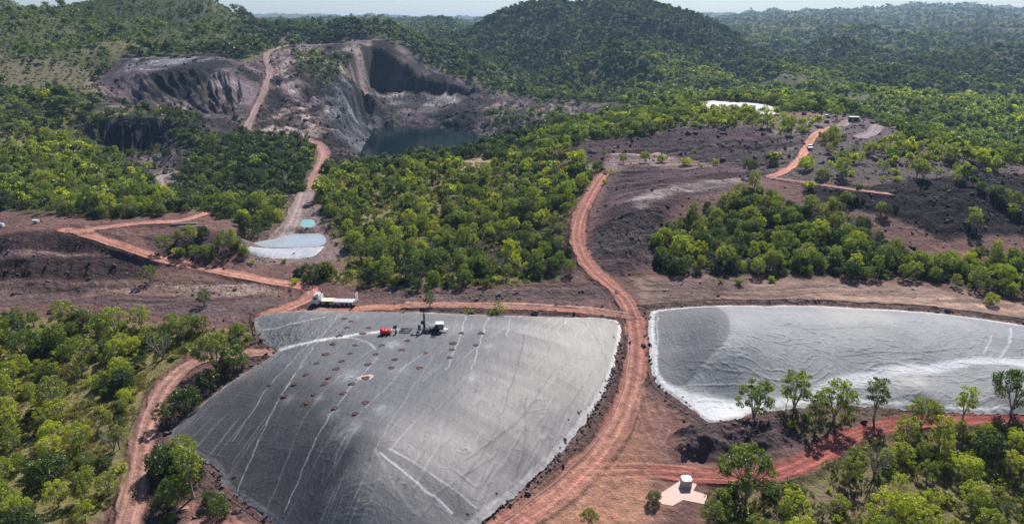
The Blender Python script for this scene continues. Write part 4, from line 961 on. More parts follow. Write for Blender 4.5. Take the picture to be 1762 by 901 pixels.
# single trees read off the photograph: foot (px,py), height m, source index, hue, label
HT = [
 (1283, 862, 10.0, 3, .45, 'big dark green umbrella shaped tree over the red east track'),
 (1296, 724, 9.0, 0, .62, 'multi-stemmed airy tree standing on the dark spoil heap by the grey cover'),
 (1366, 706, 8.6, 0, .60, 'slender tree in front of the pale bench of the right cover'),
 (1402, 742, 8.4, 2, .50, 'dark thin stemmed tree between spoil heap and right cover'),
 (1434, 724, 8.8, 1, .66, 'leafy bright tree at the right cover edge, left of the road bend'),
 (1503, 722, 9.4, 2, .48, 'tall upright tree standing where the red track meets the cover'),
 (1584, 738, 6.8, 3, .74, 'flat topped yellow-green tree beside the orange end of the track'),
 (1654, 728, 8.2, 2, .85, 'bright green slim tree against the grey lobe of the right cover'),
 (1738, 714, 9.6, 3, .3, 'dark spreading tree at the far right end of the cover'),
 (1360, 736, 1.9, 7, .8, 'low bright shrub between the two airy trees by the cover'),
 (1124, 868, 2.4, 4, .45, 'small lollipop tree left of the pale concrete pad'),
 (1012, 905, 3.2, 3, .72, 'yellow-green treetop at the bottom edge on the orange apron'),
 (1262, 845, 2.0, 8, .4, 'grey-green bush at the foot of the big umbrella tree'),
 (1222, 884, 1.8, 9, .5, 'small sapling below the concrete pad'),
 (1292, 888, 2.4, 7, .9, 'round lime green bush right of the pad at the bottom'),
 (332, 856, 10.5, 2, .72, 'two tiered bright tree at the lower left corner of the dark cover'),
 (318, 800, 6.0, 1, .74, 'bright tree overlapping the left tip of the dark cover'),
 (296, 850, 3.6, 4, .42, 'dark bush beside the lower left track, left of the two tiered tree'),
 (322, 708, 5.6, 5, .3, 'dark dense round tree right of the left dirt track'),
 (372, 640, 9.0, 3, .62, 'spreading tree above the bend of the left dirt track'),
 (352, 526, 4.6, 0, .40, 'lone thin tree on the bare strip behind the left bush'),
 (260, 488, 5.4, 1, .5, 'lone airy tree at the foot of the ramp road'),
 (508, 488, 2.0, 8, .95, 'small yellow bush at the hairpin of the ramp road'),
 (740, 528, 4.2, 0, .5, 'sapling above the back edge of the grey cover, nearest the drill rig'),
 (695, 540, .9, 9, .5, 'tiny shrub at the back edge of the cover left of the drill rig'),
 (808, 541, 2.2, 9, .6, 'thin little sapling on the back track'),
 (856, 540, 3.6, 9, .7, 'yellowish bush by the back track'), (844, 542, 2.0, 8, .6, 'low bush leaning beside the yellowish bush on the back track'),
 (981, 474, 4.8, 1, .62, 'lone tree left of the main road bend'),
 (898, 430, 6.4, 3, .32, 'dark open tree on the spoil left of the main road'),
 (922, 428, 5.0, 0, .62, 'thin tree right beside the dark open tree on the spoil'),
 (962, 426, 3.8, 0, .76, 'light green tree close to the main road, above the bend'),
 (1288, 304, 7.0, 3, .30, 'dark broad tree on the purple dump by the far track'),
 (1040, 316, 2.4, 7, .9, 'small yellow-green bush where the main road disappears'), (1052, 300, 2.6, 8, .8, 'olive bush beside the top of the main road'),
 (1039, 274, 4.0, 2, .7, 'narrow tree standing on the lower dump terrace'), (1072, 282, 4.6, 1, .72, 'round tree on the lower dump terrace, left of the twin bushes'),
 (1110, 280, 5.0, 3, .8, 'widest yellow-green tree of the dump terrace'), (1138, 280, 4.0, 7, .66, 'grey-green bush on the dump terrace'),
 (1178, 285, 4.4, 8, .85, 'bright bush right of the middle of the dump terrace'), (1207, 287, 1.8, 7, .95, 'tiny lime bush on the dump terrace'), (1231, 284, 3.0, 4, .9, 'small yellow round bush at the dump terrace right end'),
 (1196, 262, 1.8, 7, .9, 'tiny lime bush on the dark dump face'),
 (1240, 487, 1.6, 7, .7, 'leftmost small bush on the flat above the right cover'), (1272, 490, 2.2, 8, .62, 'widest of the three bushes on the flat above the right cover'), (1328, 485, 2.0, 7, .85, 'yellow-green bush on the flat, rightmost of the three'),
 (1704, 524, 3.4, 4, .8, 'bright wide bush on the flat at the far right, before the thicket'),
 (1722, 492, 6.5, 3, .85, 'bright yellow-green tree at the right end of the shaded thicket'),
 (1577, 306, 7.4, 3, .72, 'largest tree on the stony plateau at right'), (1498, 268, 5.5, 3, .82, 'flat crowned bright tree on the plateau'), (1448, 284, 6.0, 1, .6, 'grey-green airy tree on the plateau'),
 (1386, 292, 6.0, 4, .8, 'dense bright tree beside the far red track'), (1425, 264, 4.5, 0, .8, 'small bright tree right of the far red track'),
 (1470, 266, 4.0, 0, .55, 'thin grey sapling on the plateau'), (1550, 262, 5, 2, .6, 'olive tree near the plateau edge'), (1640, 268, 5.5, 1, .6, 'tree left of the plateau rim'), (1667, 272, 5, 0, .78, 'tree right on the plateau rim'), (1605, 268, 5.5, 3, .85, 'yellow crowned tree between plateau rim and largest tree'),
 (1520, 298, 4.5, 0, .72, 'small tree left of the largest plateau tree'), (1450, 312, 4.2, 0, .5, 'thin sapling at the front of the plateau'), (1540, 300, 3, 7, .8, 'yellow shrub beside the largest plateau tree'), (1392, 326, 4.0, 7, .92, 'lime bush at the far track junction'),
 (338, 358, 5.0, 3, .45, 'lone tree above the end of the bench road'), (322, 366, 3.2, 0, .5, 'thin sapling left of the bench road end'),
 (285, 436, 6.0, 1, .62, 'tall airy tree on the dark slope under the bench'), (310, 440, 3.4, 7, .85, 'bright shrub on the dark slope under the bench'), (336, 446, 4.5, 0, .6, 'slim tree on the dark slope nearer the road'), (357, 442, 4.2, 4, .5, 'dense tree at the right end of the dark slope'), (378, 430, 4, 0, .68, 'pale green tree near the lined pond'),
 (490, 452, 1.6, 7, .7, 'low shrub in front of the lined pond'), (435, 454, 1.5, 8, .8, 'tiny bright shrub left below the lined pond'),
 (1060, 505, 1.0, 9, .5, 'tiny scrub beside the main road crossing'),
]
hx, hy = zip(*[hit(h[0], min(h[1], 900)) if h[1] <= 900 else atz(h[0], h[1], -5.5)[:2] for h in HT]); hx = np.array(hx); hy = np.array(hy)
# clear the random plants round the single ones
keep = np.ones(len(PX), bool)
near = np.hypot(PX, PY) < 480
for a, b, h in zip(hx, hy, HT):
    keep &= ~(near & (np.hypot(PX - a, PY - b) < (2.6 if h[2] > 3 else 1.6)))
PX, PY, PZ, PK, PHT, PH = (q[keep] for q in (PX, PY, PZ, PK, PHT, PH))
qx, qy, qf = project(PX, PY, PZ + PHT * .5)
r = np.hypot(PX, PY); j, i = fidx(PX, PY)
vis = (qx > -4) & (qx < 1766) & (qy < 912) & (qy > -10) & ((PZ + PHT - CAMZ) / r > HM[np.maximum(j - 1, 0), i])
size = np.where(vis, PHT / qf, 0)
isShrub = np.isin(PK, (7, 8, 9))
n_ht = sum(1 for h in HT if h[3] not in (7, 8, 9)); n_hs = len(HT) - n_ht
chosen = np.zeros(len(PX), bool)
o_ = np.argsort(-np.where(isShrub, 0, size)); chosen[o_[:300 - n_ht]] = True
o_ = np.argsort(-np.where(isShrub, size, 0)); chosen[o_[:300 - n_hs]] = True
print('plants', len(PX), 'visible', int(vis.sum()), 'individual', int(chosen.sum()))
HADJ = lambda h: 'dark green' if h < .38 else 'mid green' if h < .58 else 'fresh green' if h < .78 else 'yellow-green'
FADJ = {'open': 'airy', 'tall': 'slender', 'umbrella': 'spreading', 'round': 'dense round', 'dome': 'domed', 'shrub': 'leafy', 'scrub': 'sparse', 'far': 'bushy', 'faropen': 'open', 'dead': 'nearly bare dead'}
MARKS = [(130, 540, 'at the back of left bush'), (30, 560, 'in the back corner of left bush'), (300, 560, 'left bush, beside the bare strip'), (400, 575, 'near dark cover\'s back left corner'), (60, 640, 'left bush, at the photo edge'), (190, 650, 'in the middle of left bush'), (300, 625, 'just left of the left track bend'),
 (60, 730, 'beside the far left grassy clearing'), (200, 710, 'left of the straight left track'), (100, 790, 'in the lower left bush'), (190, 800, 'left of the lower left track'), (60, 870, 'at the bottom left corner'), (180, 870, 'bottom edge, left of left track'), (340, 730, 'between left track and dark cover'), (300, 840, 'between lower track and cover tip'), (260, 890, 'bottom edge, right of left track'),
 (1260, 870, 'under the big umbrella tree'), (1360, 880, 'bottom edge, right of big tree'), (1440, 830, 'in front of the red east track'), (1460, 890, 'bottom edge, below the east track'), (1540, 760, 'behind right bush at track bend'), (1640, 770, 'right bush, under the orange track'), (1740, 760, 'right bush, upper right end'), (1560, 830, 'in the middle of right bush'), (1680, 830, 'right bush, at the photo edge'), (1600, 890, 'bottom edge of the right bush'), (1730, 890, 'at the bottom right corner'), (1440, 720, 'between right cover and track bend'), (1330, 720, 'on the spoil by the right cover'),
 (560, 470, 'central hill foot, by the pond'), (650, 480, 'central hill foot, above the truck'), (780, 480, 'central hill foot, middle part'), (900, 470, 'central hill foot, by the road'), (700, 400, 'on the central hill slope'), (880, 380, 'on the central hill nearer the road'),
 (1180, 450, 'left end of the shaded thicket'), (1300, 460, 'front left of the shaded thicket'), (1450, 460, 'front middle of the shaded thicket'), (1600, 470, 'right part of the shaded thicket'), (1720, 480, 'right end of the shaded thicket'), (450, 400, 'beside the lined pond'), (1300, 380, 'high in the shaded thicket')]
ORD = ['leftmost', 'second from left', 'third from left', 'fourth from left', 'fifth from left', 'sixth from left', 'seventh from left', 'eighth from left', 'ninth from left', 'tenth from left', 'eleventh from left', 'twelfth from left']
def plant_thing(kidx, loc, s, rz, hue, name, cat, label, group):
    k, tm, cm, _ = PROTO[kidx]
    o = root(name, loc, rz, label, cat, group); o.scale = s
    t = link('trunk' if cat == 'tree' else 'stem', tm, None, o); c = link('crown' if cat == 'tree' else 'foliage', cm, None, o); c["hue"] = float(hue); t["hue"] = float(hue)
    return o
for h, a, b in zip(HT, hx, hy):
    k = KINDS[h[3]]; s = h[2] / HEIGHT[k]; cat = 'shrub' if k in ('shrub', 'scrub') else 'tree'
    plant_thing(h[3], (a, b, float(ziter(a, b)) - .06), (s * random.uniform(.95, 1.1), s * random.uniform(.95, 1.1), s), random.uniform(0, 6.28), h[4], 'shrub' if cat == 'shrub' else 'gum_tree', cat, h[5], None)
items = []
for q in np.nonzero(chosen)[0]:
    k = KINDS[PK[q]]; cat = 'shrub' if k in ('shrub', 'scrub') else 'tree'
    mk = min(MARKS, key=lambda m: (m[0] - qx[q]) ** 2 + 2.5 * (m[1] - qy[q]) ** 2)
    rel = PHT[q] / HEIGHT[k]; sz = 'small ' if rel < .78 else 'tall ' if rel > 1.15 else ''
    items.append([q, k, cat, sz + ('grey' if k == 'dead' else HADJ(PH[q])) + ' ' + FADJ[k] + ' ' + cat + ' ' + mk[2], mk[2]])
from collections import defaultdict
byl = defaultdict(list)
for it in items: byl[it[3]].append(it)
for lab, L in byl.items():
    L.sort(key=lambda it: qx[it[0]])
    if len(L) > 1:
        for n_, it in enumerate(L):
            it[3] = lab + ', ' + (ORD[n_] if n_ < len(ORD) else 'further right')
for q, k, cat, lab, mk in items:
    s = PHT[q] / HEIGHT[k]
    plant_thing(int(PK[q]), (PX[q], PY[q], PZ[q]), (s * rg.uniform(.85, 1.2), s * rg.uniform(.85, 1.2), s), rg.uniform(0, 6.28), PH[q], {'round': 'bushy_tree', 'dome': 'bushy_tree', 'dead': 'dead_tree'}.get(k, 'gum_tree') if cat == 'tree' else 'shrub', cat, lab, cat + 's ' + mk)
rest = ~chosen
n = int(rest.sum()); s = PHT[rest] / np.array([HEIGHT[KINDS[q]] for q in PK[rest]])
sc = np.stack([s * rg.uniform(.85, 1.25, n), s * rg.uniform(.85, 1.25, n), s], 1); ro = np.stack([rg.normal(size=n) * .05, rg.normal(size=n) * .05, rg.uniform(0, 6.28, n)], 1)
fr = np.hypot(PX[rest], PY[rest]); pts = np.stack([PX[rest], PY[rest], PZ[rest]], 1)
for nm, lab, m in (("woodland", "green eucalypt woodland on the slopes around the works", fr < 520), ("hill_forest", "dark forest covering the hills behind the pit", fr >= 520)):
    instancer(nm, SRC, pts[m], PK[rest][m], sc[m], ro[m], PH[rest][m], lab)

# ------------------------------------------------------------------ rocks, grass tufts
def rock_mesh(seed):
    rd = np.random.default_rng(seed); import bmesh
    bm = bmesh.new(); bmesh.ops.create_icosphere(bm, subdivisions=1, radius=1)
    for v in bm.verts: v.co = v.co * rd.uniform(.65, 1.1); v.co.z *= .7
    me = bpy.data.meshes.new("rock"); bm.to_mesh(me); bm.free(); return me
ROCKM = newmat("rock")
m, nt, b = ROCKM
at = N(nt, "ShaderNodeAttribute", attribute_name="hue", attribute_type='INSTANCER'); cr = N(nt, "ShaderNodeValToRGB"); e = cr.color_ramp.elements
e[0].color = (.055, .040, .045, 1); e[1].color = (.34, .24, .20, 1); x = e.new(.5); x.color = (.17, .115, .11, 1)
nt.links.new(at.outputs["Fac"], cr.inputs[0]); nt.links.new(cr.outputs[0], b.inputs["Base Color"]); b.inputs["Roughness"].default_value = .9
ROCK_MAT = m
rms = []
for k in range(5):
    q = rock_mesh(200 + k); q.materials.append(ROCK_MAT); rms.append(q)
def tuft_mesh(seed):
    rd = np.random.default_rng(seed); V = []; F = []
    for k in range(26):
        a = rd.uniform(0, 6.28); rr_ = rd.uniform(0, .35); h = rd.uniform(.25, .6); l = rd.uniform(.05, .35); bx_, by_ = math.cos(a) * rr_, math.sin(a) * rr_; w = .06; c, s_ = math.cos(a + 1.57) * w, math.sin(a + 1.57) * w
        o = len(V); V += [(bx_ - c, by_ - s_, 0), (bx_ + c, by_ + s_, 0), (bx_ + math.cos(a) * l, by_ + math.sin(a) * l, h)]; F.append((o, o + 1, o + 2))
    me = bpy.data.meshes.new("tuft"); me.from_pydata(V, [], F); me.update(); return me
def tuft_mat():
    m, nt, b = newmat("dry_grass"); at = N(nt, "ShaderNodeAttribute", attribute_name="hue", attribute_type='INSTANCER')
    c = mixc(nt, at.outputs["Fac"], (.10, .125, .03), (.30, .26, .10)); nt.nodes.remove(b)
    d = N(nt, "ShaderNodeBsdfDiffuse"); t = N(nt, "ShaderNodeBsdfTranslucent"); mx = N(nt, "ShaderNodeMixShader"); mx.inputs[0].default_value = .4
    nt.links.new(c, d.inputs[0]); nt.links.new(c, t.inputs[0]); nt.links.new(d.outputs[0], mx.inputs[1]); nt.links.new(t.outputs[0], mx.inputs[2]); nt.links.new(mx.outputs[0], nt.nodes["Material Output"].inputs[0]); return m
TM = tuft_mat(); tms = []
for k in range(3):
    q = tuft_mesh(300 + k); q.materials.append(TM); tms.append(q)
x, y = scatter(50, 420, 1.25); j, i = fidx(x, y); rb = RUB[j, i]; rr_ = np.hypot(x, y)
cl = vnoise(x / 5, y / 5, 71)
keep = (rg.uniform(size=len(x)) < np.clip(rb, 0, 1) ** 1.6 * .85 * np.clip(cl * 2.2 - .4, .05, 1)) & ((TZ[j, i] + 1 - CAMZ) / rr_ > HM[np.maximum(j - 1, 0), i]) 
x, y, j, i = x[keep], y[keep], j[keep], i[keep]; n = len(x); lum = C[j, i].mean(-1)
s = np.clip(rg.lognormal(-1.45, .55, n), .1, 1.2)
instancer("loose_rock", source_collection("rock_source", rms), np.stack([x, y, ziter(x, y) + s * .15], 1), rg.integers(0, 5, n), np.stack([s * rg.uniform(.7, 1.4, n), s * rg.uniform(.7, 1.4, n), s], 1), rg.uniform(0, 6.28, (n, 3)) * np.array([.1, .1, 1]), np.clip(lum * 2.4 + rg.normal(size=n) * .16 - .05, 0, 1), "loose rocks and clods scattered over spoil and banks")
print('rocks', n)
x, y = scatter(300, 760, 3.0); j, i = fidx(x, y); rr_ = np.hypot(x, y)
keep = (rg.uniform(size=len(x)) < RUB[j, i] * .6) & ((TZ[j, i] + 1 - CAMZ) / rr_ > HM[np.maximum(j - 1, 0), i]) & (TZ[j, i] > LAKEZ)
x, y, j, i = x[keep], y[keep], j[keep], i[keep]; n = len(x); lum = C[j, i].mean(-1); s = np.clip(rg.lognormal(-.35, .5, n), .3, 2.2)
instancer("quarry_boulders", bpy.data.collections["rock_source"], np.stack([x, y, ziter(x, y) + s * .1], 1), rg.integers(0, 5, n), np.stack([s * rg.uniform(.7, 1.5, n), s * rg.uniform(.7, 1.4, n), s * .9], 1), rg.uniform(0, 6.28, (n, 3)) * np.array([.15, .15, 1]), np.clip(lum * 2.4 + rg.normal(size=n) * .14 - .05, 0, 1), "blocks of broken rock lying over the pit benches and dump slopes")
x, y = scatter(50, 330, .85); j, i = fidx(x, y); gm = GRS[j, i]
keep = rg.uniform(size=len(x)) < np.clip(gm, 0, 1) * np.clip(fbm(x / 6, y / 6, 75, 3) * 2.2 + .55, 0, 1)
x, y = x[keep], y[keep]; n = len(x); s = rg.uniform(.7, 1.7, n)
instancer("grass", source_collection("tuft_source", tms), np.stack([x, y, ziter(x, y) - .03], 1), rg.integers(0, 3, n), np.stack([s, s, s], 1), np.stack([x * 0, x * 0, rg.uniform(0, 6.28, n)], 1), np.clip(fbm(x / 12, y / 12, 77, 2) + .5 + rg.normal(size=n) * .15, 0, 1), "tufts of green and straw coloured grass between the trees")
print('tufts', n)
#==OBJ==
# ------------------------------------------------------------------ plastic covers over the stockpiles
def sheet_mat(name, rough=.70, spec=.28):
    m, nt, b = newmat(name)
    at = N(nt, "ShaderNodeAttribute", attribute_name="gcol"); P = N(nt, "ShaderNodeNewGeometry").outputs["Position"]
    n1 = noise(nt, .35, 6, .7, P); n2 = noise(nt, 2.2, 4, .6, P)
    mp = N(nt, "ShaderNodeMapping"); mp.inputs["Rotation"].default_value = (0, 0, R(28)); mp.inputs["Scale"].default_value = (1.5, .12, 1); nt.links.new(P, mp.inputs[0])
    n3 = noise(nt, 1.0, 5, .65, mp.outputs[0])
    s = mathn(nt, 'MULTIPLY', mathn(nt, 'MULTIPLY_ADD', n1.outputs["Fac"], .7, .65), mathn(nt, 'MULTIPLY_ADD', n3.outputs["Fac"], .6, .7))
    nt.links.new(mixc(nt, 1.0, at.outputs["Color"], s, 'MULTIPLY'), b.inputs["Base Color"])
    nt.links.new(mathn(nt, 'MULTIPLY_ADD', n1.outputs["Fac"], .3, rough - .15), b.inputs["Roughness"]); b.inputs["Specular IOR Level"].default_value = spec
    bp = N(nt, "ShaderNodeBump"); bp.inputs["Strength"].default_value = .8; bp.inputs["Distance"].default_value = .13
    nt.links.new(mathn(nt, 'ADD', mathn(nt, 'MULTIPLY', n3.outputs["Fac"], 1.0), mathn(nt, 'MULTIPLY', n2.outputs["Fac"], .5)), bp.inputs["Height"]); nt.links.new(bp.outputs[0], b.inputs["Normal"])
    return m
SHEET = sheet_mat("plastic_sheet")
def crease(u, v, w, l, seed, thr=.10):
    n = fbm(u / w, v / l, seed, 2)
    return np.clip(1 - np.abs(n) / thr, 0, 1)
def cover(name, Es, zf, step, colorf, wr, label, cat, lines=(), zoff=.0, hfun=None):
    x0, y0 = Es.min(0) - .5; x1, y1 = Es.max(0) + .5
    xs = np.arange(x0, x1, step); ys = np.arange(y0, y1, step); X, Y = np.meshgrid(xs, ys)
    xc = np.arange(x0, x1 + 1, 1.0); yc = np.arange(y0, y1 + 1, 1.0); Xc, Yc = np.meshgrid(xc, yc)
    Zc_ = zf(Xc, Yc); Dc = poly_sdf(Xc, Yc, Es)
    Z = bil(Zc_, (X - x0), (Y - y0)); D = bil(Dc, (X - x0), (Y - y0))
    c = np.zeros(X.shape + (3,)); c = colorf(X, Y, D, c)
    h = wr(X, Y, D)
    for pts, wdt, hh, colr, am in lines:
        P = smooth_line([hit(*p) for p in pts], 2); P, t = resample(P, 1.0)
        ii = (X > P[:, 0].min() - 2) & (X < P[:, 0].max() + 2) & (Y > P[:, 1].min() - 2) & (Y < P[:, 1].max() + 2)
        if not ii.any(): continue
        xi = X[ii]; yi = Y[ii]; d, al, sg = line_dist(xi + .35 * fbm(xi / 2, yi / 2, 7, 2), yi, P)
        q = np.exp(-(d / wdt) ** 2) * np.clip(.75 + .6 * fbm(al / 2.5, sg, 8, 2), 0, 1)
        h[ii] += hh * q
        if colr is not None: c[ii] = c[ii] * (1 - am * q[:, None]) + np.array(colr) * am * q[:, None]
    Z = Z + .08 + h * sstep(.0, 1.0, D) + zoff
    # edge tucks down into the earth
    Z -= .22 * (1 - sstep(0, .8, D)) - .10 * (1 - sstep(0, 2.0, D)) * fbm(X / 1.1, Y / 1.1, 15, 2)
    m = D > -.05 + .28 * fbm(X / 1.6, Y / 1.6, 19, 2)
    me = grid_mesh(name, np.stack([X.ravel(), Y.ravel(), Z.ravel()], 1), len(ys), len(xs), m.ravel(), None, np.clip(c, 0, 1).reshape(-1, 3))
    o = link(name, me, SHEET); tag(o, label, cat)
    return o, (lambda x, y: float(bil(Z, np.array([(x - x0) / step]), np.array([(y - y0) / step]))[0]))
def area(X, Y, pts, soft, nz=2.0, seed=3):
    P = wpoly(pts)
    x0, y0 = X.min(), Y.min(); xc = np.arange(x0, X.max() + 2, 1.0); yc = np.arange(y0, Y.max() + 2, 1.0)
    A, B = np.meshgrid(xc, yc); d = poly_sdf(A, B, P) + nz * fbm(A / 6, B / 6, seed, 3)
    return sstep(-soft, soft, bil(d, X - x0, Y - y0))[..., None]
def col1(X, Y, D, c):
    c[:] = (.225, .214, .205)
    band = fbm((X * .94 - Y * .34) / 2.6, (X * .34 + Y * .94) / 45, 5, 2)[..., None]
    band2 = fbm((X * .45 + Y * .89) / 3.2, (X * .89 - Y * .45) / 60, 6, 2)[..., None]
    c *= 1 + .30 * band2
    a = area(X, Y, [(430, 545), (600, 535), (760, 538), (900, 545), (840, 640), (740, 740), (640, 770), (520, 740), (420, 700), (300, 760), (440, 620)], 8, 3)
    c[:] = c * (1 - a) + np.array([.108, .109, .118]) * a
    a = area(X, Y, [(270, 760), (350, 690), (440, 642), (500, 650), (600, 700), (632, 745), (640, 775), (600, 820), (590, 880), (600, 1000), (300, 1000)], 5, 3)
    c[:] = c * (1 - a) + np.array([.056, .056, .061]) * a  # shade of the front-left face put into the black-grey plastic's colour
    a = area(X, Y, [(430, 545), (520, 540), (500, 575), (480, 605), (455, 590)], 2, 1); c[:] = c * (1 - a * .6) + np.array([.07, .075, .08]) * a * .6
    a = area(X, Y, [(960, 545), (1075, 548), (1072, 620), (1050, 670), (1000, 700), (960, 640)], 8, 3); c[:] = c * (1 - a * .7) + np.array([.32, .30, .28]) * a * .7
    a = area(X, Y, [(720, 560), (860, 556), (900, 570), (780, 580)], 4, 4); c[:] = c * (1 - a * .4) + np.array([.26, .25, .25]) * a * .4
    # wind blown dust streaks
    st = np.clip(fbm((X * .93 - Y * .36) / .45, (X * .36 + Y * .93) / 12, 61, 3) * 2.6 - .7, 0, 1) * np.clip(fbm(X / 14, Y / 14, 62, 2) + .55, 0, 1)
    c += st[..., None] * .09
    for (px, py, s_, am) in ((676, 598, 1.6, .5), (605, 650, 2.0, .25), (815, 655, 1.6, .3), (840, 600, 1.4, .3), (596, 748, 2.2, .35), (570, 715, 1.5, .25), (658, 710, 1.5, .3), (500, 690, 1.3, .25), (600, 655, 1.2, .3), (550, 690, 1.0, .2), (690, 640, 2, .15)):
        a, b = hit(px, py); q = np.exp(-(((X - a) / s_) ** 2 + ((Y - b) / s_ / 1.3) ** 2)) * am * (.7 + .6 * fbm(X / .8, Y / .8, 63, 2)); c[:] = c * (1 - q[..., None]) + .5 * q[..., None]
    e = ((1 - sstep(.5, 1.3, D)) * (X > -25))[..., None] * .65; c[:] = c * (1 - e) + np.array([.60, .57, .54]) * e
    e = ((1 - sstep(.4, 1.1, D)) * (X <= -25))[..., None] * .6; c[:] = c * (1 - e) + np.array([.34, .33, .33]) * e
    return c
def wr1(X, Y, D):
    u, v = X * .93 - Y * .36, X * .36 + Y * .93
    big = fbm(X / 3.5, Y / 3.5, 201, 2) * .07
    m1 = np.clip(fbm(X / 11, Y / 11, 202, 2) * 2 + .55, 0, 1)
    h = big + crease(u, v, 1.2, 14, 203, .11) * .15 * m1 + crease(v, u, 1.1, 8, 204, .08) * .07 * (1 - .6 * m1)
    w = fbm(X / 8, Y / 8, 205, 2) * 6
    h += crease(X * .5 + Y * .86 + w, X * .86 - Y * .5, 1.0, 6, 206, .08) * .07
    h += fbm(u / .6, v / 5, 207, 2) * .03
    nw = np.clip(1 - np.hypot(X + 50, Y - 148) / 26, 0, 1)
    h += crease(X + w * .5, Y, .9, 3.2, 208, .2) * .22 * nw
    return h
Wt = (.52, .51, .50); Dk = (.07, .065, .065)  # Dk: shadow along the folds, put into the sheet colour
L1 = [([(404, 854), (430, 800), (478, 700), (535, 610), (587, 542)], .10, .05, Wt, .6), ([(493, 882), (550, 750), (587, 695), (650, 620)], .10, .05, Wt, .6), ([(400, 765), (430, 720), (460, 675), (500, 630), (560, 575)], .10, .05, Wt, .5),
      ([(565, 830), (613, 722), (665, 673), (700, 630)], .09, .05, Wt, .3), ([(455, 890), (500, 780), (540, 700), (600, 640)], .09, .03, Wt, .22), ([(600, 890), (650, 780), (730, 640), (790, 560)], .09, .03, Wt, .25), ([(803, 545), (790, 590), (770, 640)], .15, .04, Wt, .45), ([(840, 550), (828, 590), (812, 640)], .15, .04, Wt, .5), ([(878, 552), (872, 582)], .15, .04, Wt, .45),
      ([(484, 604), (520, 596), (570, 588), (620, 580), (680, 572)], .75, .0, (.60, .58, .56), .85), ([(590, 584), (630, 590), (645, 606)], .25, .0, Wt, .5), ([(440, 572), (490, 568), (560, 550)], .3, .0, Wt, .5),
      ([(654, 788), (690, 815), (730, 848), (778, 890)], .14, .03, (.7, .7, .7), .95), ([(670, 780), (710, 802), (750, 830), (820, 885)], .11, .03, (.65, .65, .65), .7), ([(645, 780), (665, 820), (690, 862), (720, 900)], .22, .02, Wt, .3),
      ([(903, 580), (892, 640), (872, 690), (854, 754), (795, 830), (783, 890)], .2, .10, Dk, .4), ([(957, 638), (908, 720), (855, 760), (800, 800)], .2, .10, Dk, .4), ([(903, 690), (907, 750), (895, 800), (880, 852)], .2, .10, Dk, .35), ([(1000, 556), (1030, 590), (1045, 630)], .16, .08, Dk, .3), ([(745, 865), (780, 840), (840, 800)], .15, .08, Dk, .3), ([(940, 740), (950, 780), (915, 820)], .16, .08, Dk, .3), ([(820, 640), (780, 690), (740, 720)], .16, .08, Dk, .25), ([(1020, 640), (990, 690), (960, 730)], .15, .08, Dk, .2), ([(870, 640), (830, 700), (760, 740)], .15, .07, Dk, .25)]
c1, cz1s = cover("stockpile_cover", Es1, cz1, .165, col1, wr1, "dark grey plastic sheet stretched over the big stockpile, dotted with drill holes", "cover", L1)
def col2(X, Y, D, c):
    c[:] = (.215, .222, .228)
    c *= 1 + .14 * fbm(X / 9, Y / 5, 11, 3)[..., None]
    a = area(X, Y, [(1100, 530), (1236, 531), (1253, 552), (1257, 575), (1244, 600), (1228, 614), (1207, 636), (1180, 668), (1100, 665)], .5, .15); c[:] = c * (1 - a) + np.array([.105, .11, .12]) * a  # left of the ridge: shade of the turned-away face painted into the colour
    a = area(X, Y, [(1400, 520), (1480, 520), (1520, 545), (1540, 565), (1430, 560)], 2.5, 1); c[:] = c * (1 - a * .5) + np.array([.33, .315, .30]) * a * .5
    a = area(X, Y, [(1700, 545), (1950, 570), (1950, 620), (1762, 612), (1700, 580)], 6, 1); c[:] = c * (1 - a * .5) + np.array([.14, .16, .185]) * a * .5
    a = area(X, Y, [(1119, 640), (1145, 662), (1190, 682), (1260, 692), (1330, 690), (1385, 682), (1430, 656), (1500, 640), (1600, 631), (1762, 621), (1950, 619), (1950, 634), (1762, 635), (1620, 644), (1520, 658), (1460, 674), (1420, 700), (1400, 712), (1215, 735), (1110, 680)], .8, .5)
    c[:] = c * (1 - a) + np.array([.46, .475, .49]) * a
    a = area(X, Y, [(1480, 660), (1580, 652), (1600, 668), (1500, 675)], 3, 2); c[:] = c * (1 - a * .5) + np.array([.5, .45, .42]) * a * .5
    e = (1 - sstep(1.2, 2.0, D + .5 * fbm(X, Y, 12, 2)))[..., None] * .85; c[:] = c * (1 - e) + np.array([.48, .48, .48]) * e
    return c
def wr2(X, Y, D):
    w = fbm(X / 10, Y / 10, 301, 2) * 5
    m = np.clip(fbm(X / 12, Y / 12, 309, 2) * 2 + .5, 0, 1)
    h = fbm(X / 4, Y / 3, 302, 2) * .06 + crease(Y + w * .6, X, 1.5, 14, 303, .10) * .15 * m + crease(X * .7 + Y * .7 + w, X * .7 - Y * .7, 1.1, 7, 304, .10) * .11
    h += crease(X * .4 - Y * .9 + w, X * .9 + Y * .4, 1.0, 6, 305, .10) * .10 * (1 - .5 * m) + fbm(X / 1.6, Y / .5, 306, 2) * .025
    return h
